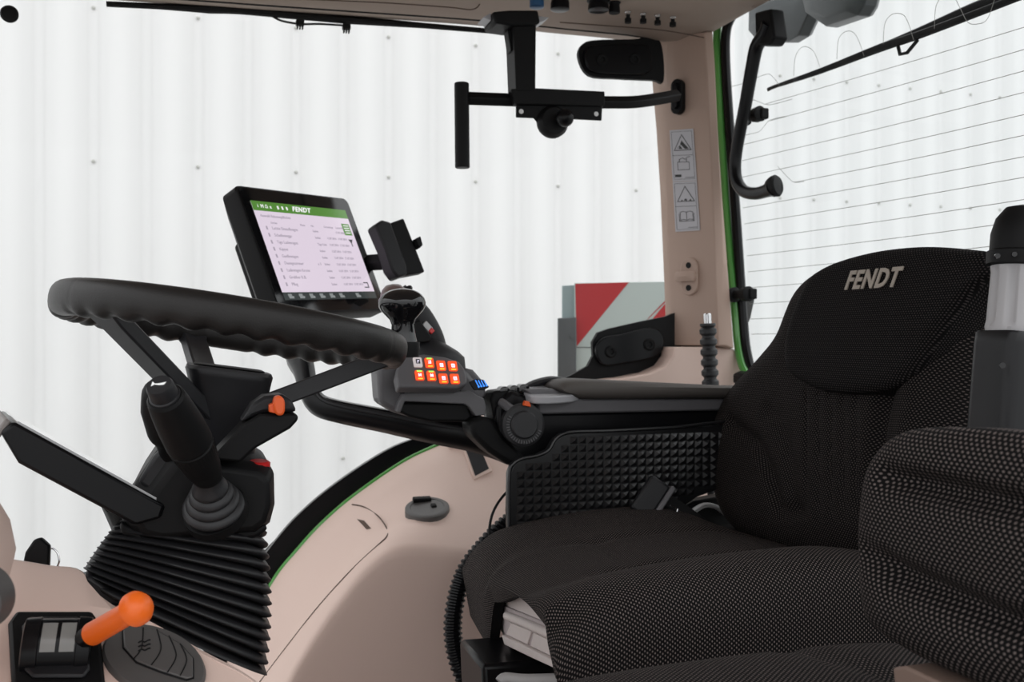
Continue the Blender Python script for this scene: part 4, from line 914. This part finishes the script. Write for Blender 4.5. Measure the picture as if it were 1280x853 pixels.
# hub cover: rounded square cup
H0 = at(285, 462, Y=1.09)
hub = []
hc = V((.030, 1.10, 0))
for z, w, d, dx in ((2.070, .088, .10, 0), (2.066, .091, .104, 0), (2.060, .088, .10, 0), (2.04, .080, .092, 0), (2.01, .066, .080, .0), (1.985, .056, .066, .0), (1.955, .05, .06, .0)):
    fz = Fr(V((hc.x+dx, hc.y, z)), V((1, 0, -.14)), Y3); hub.append([fz(x, y) for x, y in rrect(w, d, .02, 5)])
MB().loft(hub).build('hub', M_spoke, wh, ang=50)
MB().prism(rrect(.074, .086, .016, 5), Fr(V((hc.x, hc.y, 2.070)), V((1, 0, -.14)), Y3), 0, .002).build('hub_cover', M_blk, wh, bevel=.001)
def spoke(p, q, w, name='spoke', th=.010):
    p, q = V(p), V(q); d = (q-p).normalized(); sd = d.cross(Wf.z).normalized(); up = sd.cross(d)
    P4 = [p, lerp(p, q, .12), lerp(p, q, .5), lerp(p, q, .85), q]; ws = [w*1.3, w*1.02, w, w*.95, w*1.15]
    rings = []
    for k, (c, w_) in enumerate(zip(P4, ws)):
        rings.append([c+sd*x+up*y for x, y in ((-w_/2, -th/2), (w_/2, -th/2), (w_/2*.86, th/2), (0, th*.35), (-w_/2*.86, th/2))])
    return MB().loft(rings).build(name, M_spoke, wh, bevel=.002)
spoke(Wf(RW*math.cos(math.radians(222)), RW*math.sin(math.radians(222)), -.008), (.020, 1.09, 2.005), .034, th=.016)
spoke(Wf(RW*math.cos(math.radians(350)), RW*math.sin(math.radians(350)), -.006), (.035, 1.08, 2.020), .032, th=.020)
s3 = spoke(Wf(RW*math.cos(math.radians(105)), RW*math.sin(math.radians(105)), -.008), (.012, 1.13, 2.040), .030, th=.014)
# spinner knob
kc = at(502, 385, Y=1.11); kb = V((kc.x+.002, kc.y, 2.095))
kn = MB().lathe(kb, kc-kb+V((0, 0, .02)), [(0, .017), (.012, .0145), (.024, .0130), (.030, .0150), (.036, .0205), (.041, .0250), (.0455, .0274), (.0500, .0280), (.0545, .0268), (.0590, .0235), (.0625, .0190), (.0650, .0130), (.0665, .0065), (.067, 0)], n=64).build('spinner_knob', M_gloss, wh, ang=80)
MB().lathe(kb+V((0, 0, -.014)), V((0, 0, 1)), [(0, .018), (.01, .0195), (.018, .019), (.018, 0)], n=24).build('knob_clamp', M_blk, kn)
# ================================================================== STEERING COLUMN
cl = thing('steering_column', V((.03, 1.08, 1.75)), 'black steering column with pleated rubber boot, stalks and tilted dash display', 'steering column')
fc = Fr(at(260, 610, Y=.985), X3, Z3)
big = [(206, 553), (194, 566), (170, 602), (150, 640), (152, 658), (172, 676), (200, 680), (322, 668), (338, 655), (344, 632), (343, 589), (330, 581), (275, 572), (240, 556)]
sml = [(222, 575), (216, 585), (196, 612), (178, 640), (172, 650), (182, 664), (204, 669), (316, 660), (330, 650), (336, 630), (334, 600), (322, 590), (270, 582), (240, 572)]
mb = MB(); bo_ = ppx(fc, big); so = ppx(fc, sml)
fb = lambda o, z, k=1: [fc(a, b, z) for a, b in o]
mb.loft([fb(so, .012), fb(bo_, -.008), fb(bo_, -.17), fb([(a*.9, b*.9) for a, b in bo_], -.19)]); mb.build('housing', M_blk, cl, bevel=.004, ang=30)
MB().prism(ppx(fc, [(150, 652), (175, 664), (230, 668), (330, 655), (336, 662), (322, 672), (235, 690), (190, 684), (150, 668)]), fc, -.16, .0).build('lower_collar', M_blk, cl, bevel=.004)
# housing face turned left and up, its light painted in as paler plastic
MB().prism(ppx(fc, [(208, 554), (240, 560), (242, 585), (228, 640), (218, 636), (172, 603), (192, 570)]), fc, -.05, .004).build('lit_side_face', M_dark, cl, bevel=.004)
MB().lathe(at(324, 581, Y=1.0), V((0.05, -.1, 1)), [(-.006, .011), (.0025, .011), (.004, .009), (.004, 0)], n=24).build('red_button', M_red, cl)
# boot (bellows)
NF = 12; rings = []; nn = 56
for i in range(NF*8+1):
    t = i/(NF*8)
    Lx = lerp(150, 104, min(1, t*1.25)**.8)+ (22*max(0, t-.8)/.2); Ly = lerp(655, 728, t)+ (20*max(0, t-.85)/.15)
    Rx = 333+6*math.sin(t*PI); Ry = lerp(668, 842, t)
    pL, pR = at(Lx, Ly, Y=1.05), at(Rx, Ry, Y=1.05); c = (pL+pR)/2; ex = (pR-pL)/2; A = ex.length; ex = ex.normalized()
    ph = (t*NF) % 1; rid = abs(math.cos(PI*ph))**.8      # ridge profile
    amp = -.012*(1-rid)+.0
    Bd = lerp(.075, .085, t)
    ring = []
    for j in range(nn):
        q = 2*PI*j/nn; cq, sq = math.cos(q), math.sin(q)
        e = 2/3.0; cx_, sy_ = abs(cq)**e*(1 if cq > 0 else -1), abs(sq)**e*(1 if sq > 0 else -1)
        rx, ry = A+amp, Bd+amp
        p = c+ex*(cx_*rx)+V((0, 1, 0))*(sy_*ry)
        ring.append(p+V((0, 0, .020*max(0, -sy_))))
    rings.append(ring)
MB().loft(rings).build('rubber_boot', M_rub, cl, ang=70)
MB().prism(ppx(Fr(at(150, 740, Y=1.0), X3, Z3), [(103, 722), (112, 716), (150, 740), (190, 770), (215, 800), (150, 765), (118, 750)]), Fr(at(150, 740, Y=1.0), X3, Z3), -.12, .01).build('boot_flange', M_rub, cl, bevel=.004)
# control stalk
s0 = V((.008, .93, 1.972)); s1 = V((-.031, .84, 2.0615)); ax = (s1-s0); le = ax.length
def sl(z): return z*le
stk = MB().lathe(s0, ax, [(sl(-.15), .011), (sl(0), .012), (sl(.12), .0155), (sl(.16), .0165), (sl(.36), .0195), (sl(.41), .0200), (sl(.42), .0190), (sl(.44), .0202), (sl(.62), .0195), (sl(.8), .0175), (sl(.90), .0158), (sl(.92), .0140), (sl(.92), 0)], n=40).build('control_stalk', M_blk, cl, ang=25)
MB().lathe(s0, ax, [(sl(.90), .0135), (sl(.93), .0128), (sl(.935), .0115), (sl(1.01), .0112), (sl(1.03), .0100), (sl(1.03), 0)], n=32).build('horn_button', M_dark, stk)
mb = MB()
for k in range(36):
    q = 2*PI*k/36; fx = axis_frame(s0, ax); mb.tube([fx(.0160*math.cos(q), .0160*math.sin(q), sl(.17)), fx(.0199*math.cos(q), .0199*math.sin(q), sl(.40))], .0005, n=4)
mb.build('stalk_ribs', M_blk, stk)
axn = ax.normalized(); vr = (V((CS, -SN, 0)) - axn*V((CS, -SN, 0)).dot(axn)).normalized()
hf = Fr(s0+ax*1.032, vr, axn.cross(vr)); k = .0088
mb = MB(); k *= .75
mb.add([hf(-.2*k, -.25*k, .0003), hf(.2*k, -.1*k, .0003), hf(.2*k, .25*k, .0003), hf(-.2*k, .25*k, .0003), hf(-.75*k, .62*k, .0003), hf(-.75*k, -.35*k, .0003)][0:0] or [hf(-.9*k, .5*k, .0003), hf(-.9*k, -.3*k, .0003), hf(-.5*k, 0, .0003), hf(.1*k, -.15*k, .0003), hf(.7*k, -.1*k, .0003), hf(.9*k, .35*k, .0003), hf(.1*k, .18*k, .0003), hf(-.5*k, .15*k, .0003)], [(0, 1, 2, 7), (2, 3, 6, 7), (3, 4, 5, 6)])
mb.build('horn_symbol', M_sw, stk, smooth=False)
# ringed boot at the foot of the stalk
c0 = at(268, 636, Y=.955)
pr = [(0, .0275), (.002, .0290), (.005, .0288), (.007, .0262), (.0085, .0235), (.010, .0248), (.0135, .0244), (.0155, .0218), (.017, .0192), (.0185, .0205), (.022, .0202), (.024, .0176), (.0255, .0156), (.027, .0166), (.031, .0160), (.034, .0138), (.044, .0125), (.056, .0120)]
MB().lathe(c0, s0+ax*.05-c0, pr, n=40).build('stalk_boot', M_rub, cl, ang=50)
MB().lathe(c0, ax, [(-.010, .030), (-.004, .0300), (.001, .0295), (.001, 0)], n=40).build('stalk_socket', M_blk, cl, ang=50)
# rear stalk, left behind the first
q0, q1 = at(215, 572, Y=.99), at(196, 488, Y=.93)
MB().tube([q0, lerp(q0, q1, .25), lerp(q0, q1, .4), lerp(q0, q1, .75), q1, q1+(q1-q0).normalized()*.008], [.010, .012, .017, .018, .013, .006], n=18, sm=3).build('rear_stalk', M_blk, cl)
# shuttle lever with orange switch
fs = Fr(at(320, 540, Y=.97), X3, Z3)
sh = MB().prism(ppx(fs, [(266, 572), (272, 563), (303, 530), (324, 517), (371, 517), (372, 524), (362, 535), (318, 560), (300, 577), (276, 575)]), fs, -.045, .010).build('shuttle_lever', M_blk, cl, bevel=.003)
MB().prism(ppx(fs, [(300, 529), (315, 505), (330, 495), (352, 493), (364, 499), (371, 515), (330, 516), (316, 521)]), fs, -.040, .004).build('lever_cap', M_dark, sh, bevel=.004)
fo = Fr(at(345, 508, Y=.958), X3, Z3)
sw_ = MB().prism([(q.x, q.y) for q in catmull([(*fo.px(a_, b_), 0) for a_, b_ in ((343, 497), (350, 495), (355, 501), (355, 514), (351, 519), (344, 517), (341, 507))], 3, True)], fo, -.012, .008).build('orange_rocker', M_orsw, sh, bevel=.002)
MB().prism(ppx(fo, [(336, 506), (344, 503), (344, 517), (336, 515)]), fo, -.008, .004).build('rocker_grip', M_orsw, sh, bevel=.001)
# tilted dash display
A = at(17, 527, Y=.95); Bq = at(3, 513, Y=1.2); Cq = at(207, 632, Y=.97); Dq = at(195, 620, Y=1.2)
n_ = (Cq-A).cross(Bq-A).normalized(); n_ = n_ if n_.z > 0 else -n_
def low(p, k): return p-n_*k
fe = .035
topc = [A, Cq, Dq, Bq]; ex1 = (Cq-A).normalized()
mb = MB(); mb.loft([topc, [low(A, .013)-ex1*.004, low(Cq, .012)+ex1*.003, low(Dq, .012), low(Bq, .013)-ex1*.004], [low(A, .029)+ex1*.024, low(Cq, .029)-ex1*.014, low(Dq, .029)-ex1*.014, low(Bq, .029)+ex1*.024]])
dh = mb.build('display_housing', M_semi, cl, bevel=.003)
cq = (A+Bq+Cq+Dq)/4
mb = MB(); inn = [lerp(cq, p, .965)+n_*.0 for p in topc]; mb.loft([inn, [p+n_*.002 for p in inn]]); mb.build('display_glass', mat('mirror_glass', (.35, .35, .36), .04, spec=1.0, coat=1), dh)
f4 = Fr(lerp(A, Bq, .5)-ex1*.004-n_*.016, Bq-A, n_); MB().box(f4, (0, .0, 0), ((Bq-A).length*.98, .030, .006)).build('end_cover', mat('end_grey', (.22, .2, .19), .5), dh, bevel=.002)
mb = MB(); mb.tube([low(Cq, .02)-ex1*.03+V((0, .06, 0)), at(175, 650, Y=1.04), at(205, 650, Y=1.05)], [.03, .035, .035], n=12, flat=(.7, 1)); mb.build('display_neck', M_blk, cl)
# ================================================================== FRONT CONSOLE
n1 = V((.10, -.42, .90)).normalized(); p1 = at(190, 822, Y=.86)
cr_ = [(-260, 700), (-60, 745), (20, 757), (60, 757), (105, 760), (165, 770), (200, 785), (258, 821), (309, 848), (360, 890)]
creaseP = [hit(a_, b_, p1, n1) for a_, b_ in cr_]
lowP = [hit(a_, b_, p1, n1) for a_, b_ in ((-260, 1000), (-60, 1000), (20, 1000), (60, 1000), (105, 1000), (165, 1000), (220, 1000), (270, 1000), (300, 1000), (330, 1000))]
rg = [(-260, 640), (-60, 690), (20, 700), (62, 707), (102, 714), (118, 752), (190, 782), (256, 818), (308, 846), (360, 888)]
ridge = []
for k_, ((a_, b_), q) in enumerate(zip(rg, creaseP)): ridge.append(at(a_, b_, Y=q.y+(.085, .085, .085, .085, .08, .03, .012, .01, .01, .01)[k_]))
rows = [lowP, creaseP, [lerp(p, q, .04)+V((0, 0, .001)) for p, q in zip(creaseP, ridge)], [lerp(p, q, .92)+V((0, 0, .002)) for p, q in zip(creaseP, ridge)], ridge, [p+V((0, .02, -.006)) for p in ridge], [p+V((0, .05, -.06)) for p in ridge], [V((p.x, p.y+.06, 1.35)) for p in ridge], [V((p.x, p.y, 1.35)) for p in lowP]]
rows = [catmull(r, 5) for r in rows]
dc_ = MB().loft(rows, closed=False, cap=False).build('dash_console', M_beige, ang=16); tag(dc_, 'beige moulded dashboard console at the lower left below the steering column', 'console')

# left pod with round vent
fp_ = Fr(at(0, 730, Y=.70), V((1, -.25, 0)), Z3)
pod = thing('dash_pod', fp_.o, 'beige pod with dark round air vent at the left picture edge', 'pod')
po_ = ppx(fp_, [(-200, 520), (-70, 600), (-6, 660), (11, 688), (21, 735), (18, 750), (-8, 780), (-60, 860), (-200, 900)]); MB().prism([(a_*.9-.055, b_*.9) for a_, b_ in po_], fp_, -.13, .02, out2=po_).build('pod_shell', M_beige, pod, bevel=.008)
vc = fp_(*fp_.px(-18, 742), .017)
ve = MB().lathe(vc, fp_.z, [(-.01, .022), (.010, .022), (.012, .020), (.010, .018), (.008, .016), (.008, 0)], n=40).build('round_vent', M_vent, pod)
for k in range(-2, 3):
    MB().box(Fr(vc+fp_.z*.009, fp_.x, fp_.y), (0, k*.0065, 0), (2*math.sqrt(.017**2-(k*.0065)**2), .0022, .003)).build('vent_slat', M_blk, ve)
# ignition key
kf = Fr(at(50, 690, Y=p1.y+.20), V((1, -.1, -.1)), V((.1, .1, 1)))
ik = thing('ignition_key', at(52, 706, Y=p1.y+.20), 'black headed ignition key with wire ring standing in the dashboard ridge', 'key')
MB().prism(ppx(kf, [(30, 704), (33, 690), (44, 674), (52, 672), (63, 682), (62, 709)]), kf, -.005, .005).build('key_head', M_blk, ik, bevel=.002)
MB().prism(ppx(kf, [(44, 700), (54, 700), (54, 716), (44, 716)]), kf, -.0015, .0015).build('key_blade', M_chr, ik)
MB().tube([kf(*kf.px(a_, b_), 0) for a_, b_ in ((60, 687), (66, 686), (72, 692), (74, 702), (71, 710))], .0009, n=6, sm=4).build('key_ring', M_chr, ik)
# lever gate and orange lever
C1 = Fr(hit(68, 815, p1, n1), V((1, 0, 0))-n1*n1.x, n1.cross(V((1, 0, 0))-n1*n1.x))
def c1(pts): return ppx(C1, pts)
gl = thing('lever_gate', C1.o, 'black lever gate with chromed drum and orange knobbed lever in the console', 'lever')
MB().prism(c1([(10, 783), (20, 769), (115, 769), (124, 782), (132, 866), (126, 890), (16, 890)]), C1, -.004, .005).build('gate_plate', M_blk, gl, bevel=.003)
mb = MB(); mb.prism(c1([(27, 792), (36, 781), (98, 781), (107, 792), (112, 846), (104, 856), (40, 856), (30, 846)]), C1, .005, .009); mb.build('gate_rim', M_dark, gl, bevel=.002)
dr = C1(*C1.px(72, 818), .006); dx_ = C1.x
dm = MB().lathe(dr-dx_*.026, dx_, [(0, 0), (0, .022), (.001, .024), (.012, .025), (.0125, .0235), (.040, .0235), (.0405, .025), (.050, .024), (.051, .022), (.051, 0)], n=48).build('drum', M_semi, gl, ang=30)
MB().lathe(dr-dx_*.014, dx_, [(0, .0238), (.013, .0238)], n=48).build('steel_band', M_steel, dm) if False else None
for k in range(2):
    fs_ = [dr-dx_*(.012-k*.014)+ (C1.z*math.cos(q)-C1.y*math.sin(q))*.0238 for q in [math.radians(-8+i*7) for i in range(10)]]
    mb = MB(); mb.loft([fs_, [p+dx_*.011 for p in fs_]], closed=False, cap=False); mb.build('scale_window', mat('scale_window', (.25, .25, .24), .25), dm)
l0 = at(103, 800, Y=dr.y-.012); l1 = at(117, 792, Y=dr.y-.030); l2 = at(176, 758, Y=dr.y-.075)
lv = MB().tube([l0-(l1-l0)*.3, l0, l1], [.009, .008, .0085], n=12).build('lever_clevis', M_semi, gl)
dl = (l2-l1).normalized(); L2 = (l2-l1).length
MB().lathe(l1-dl*.002, dl, [(0, .0075), (.0006, .0095), (L2*.85, .0090), (L2*.9, .009)], n=28).build('lever_shaft', M_org, gl)
MB().lathe(l2-dl*.012, dl, [(-.001, .006), (.001, .0115), (.004, .0136), (.008, .0134), (.013, .0105), (.016, .006), (.017, 0)], n=36).build('lever_knob', M_org, gl)
# oval floor vent
o4 = ppx(C1, [(128, 812), (138, 796), (160, 787), (188, 787), (222, 799), (246, 818), (257, 842), (252, 862), (238, 872), (200, 874), (165, 864), (140, 845), (129, 828)])
av = thing('air_vent', C1(*C1.px(190, 825), 0), 'oval dark grey air vent with wave symbol in the console below the boot', 'air vent')
sm_ = [(q.x, q.y) for q in catmull([(*p, 0) for p in o4], 4, True)]; cx = sum(p[0] for p in sm_)/len(sm_); cy = sum(p[1] for p in sm_)/len(sm_)
MB().loft([[C1(p[0], p[1], -.002) for p in sm_], [C1(p[0], p[1], .003) for p in sm_], [C1(cx+(p[0]-cx)*.95, cy+(p[1]-cy)*.95, .006) for p in sm_]]).build('surround', M_vent, av, ang=30)
fpz = [(153, 795), (165, 793), (195, 797), (225, 815), (240, 832), (240, 856), (232, 858), (200, 848), (170, 836), (154, 818)]
q_ = ppx(C1, fpz); MB().prism(q_, C1, .006, .0085).build('flap', M_vent, av, bevel=.001)
mb = MB(); mb.tube([C1(*p, .0064) for p in q_+[q_[0]]], .0011, n=6)
for t in ((178, 795, 176, 820, 166, 834), (195, 797, 200, 822, 188, 842), (210, 805, 219, 830, 208, 851), (224, 815, 232, 835, 224, 855)):
    mb.tube([C1(*C1.px(t[0], t[1]), .0086), C1(*C1.px(t[2], t[3]), .0086), C1(*C1.px(t[4], t[5]), .0086)], .0006, n=5, sm=5)
mb.build('flap_lines', M_blk, av)
mb = MB()
for k in range(3):
    mb.tube([C1(*C1.px(172+x, 811+k*5.2+y), .0088) for x, y in ((0, 3), (4, 1), (8, 2.2), (12, 0), (15, -.5))], .0007, n=6, sm=3)
mb.build('wave_symbol', M_blk, av)
bpy.context.view_layer.update()
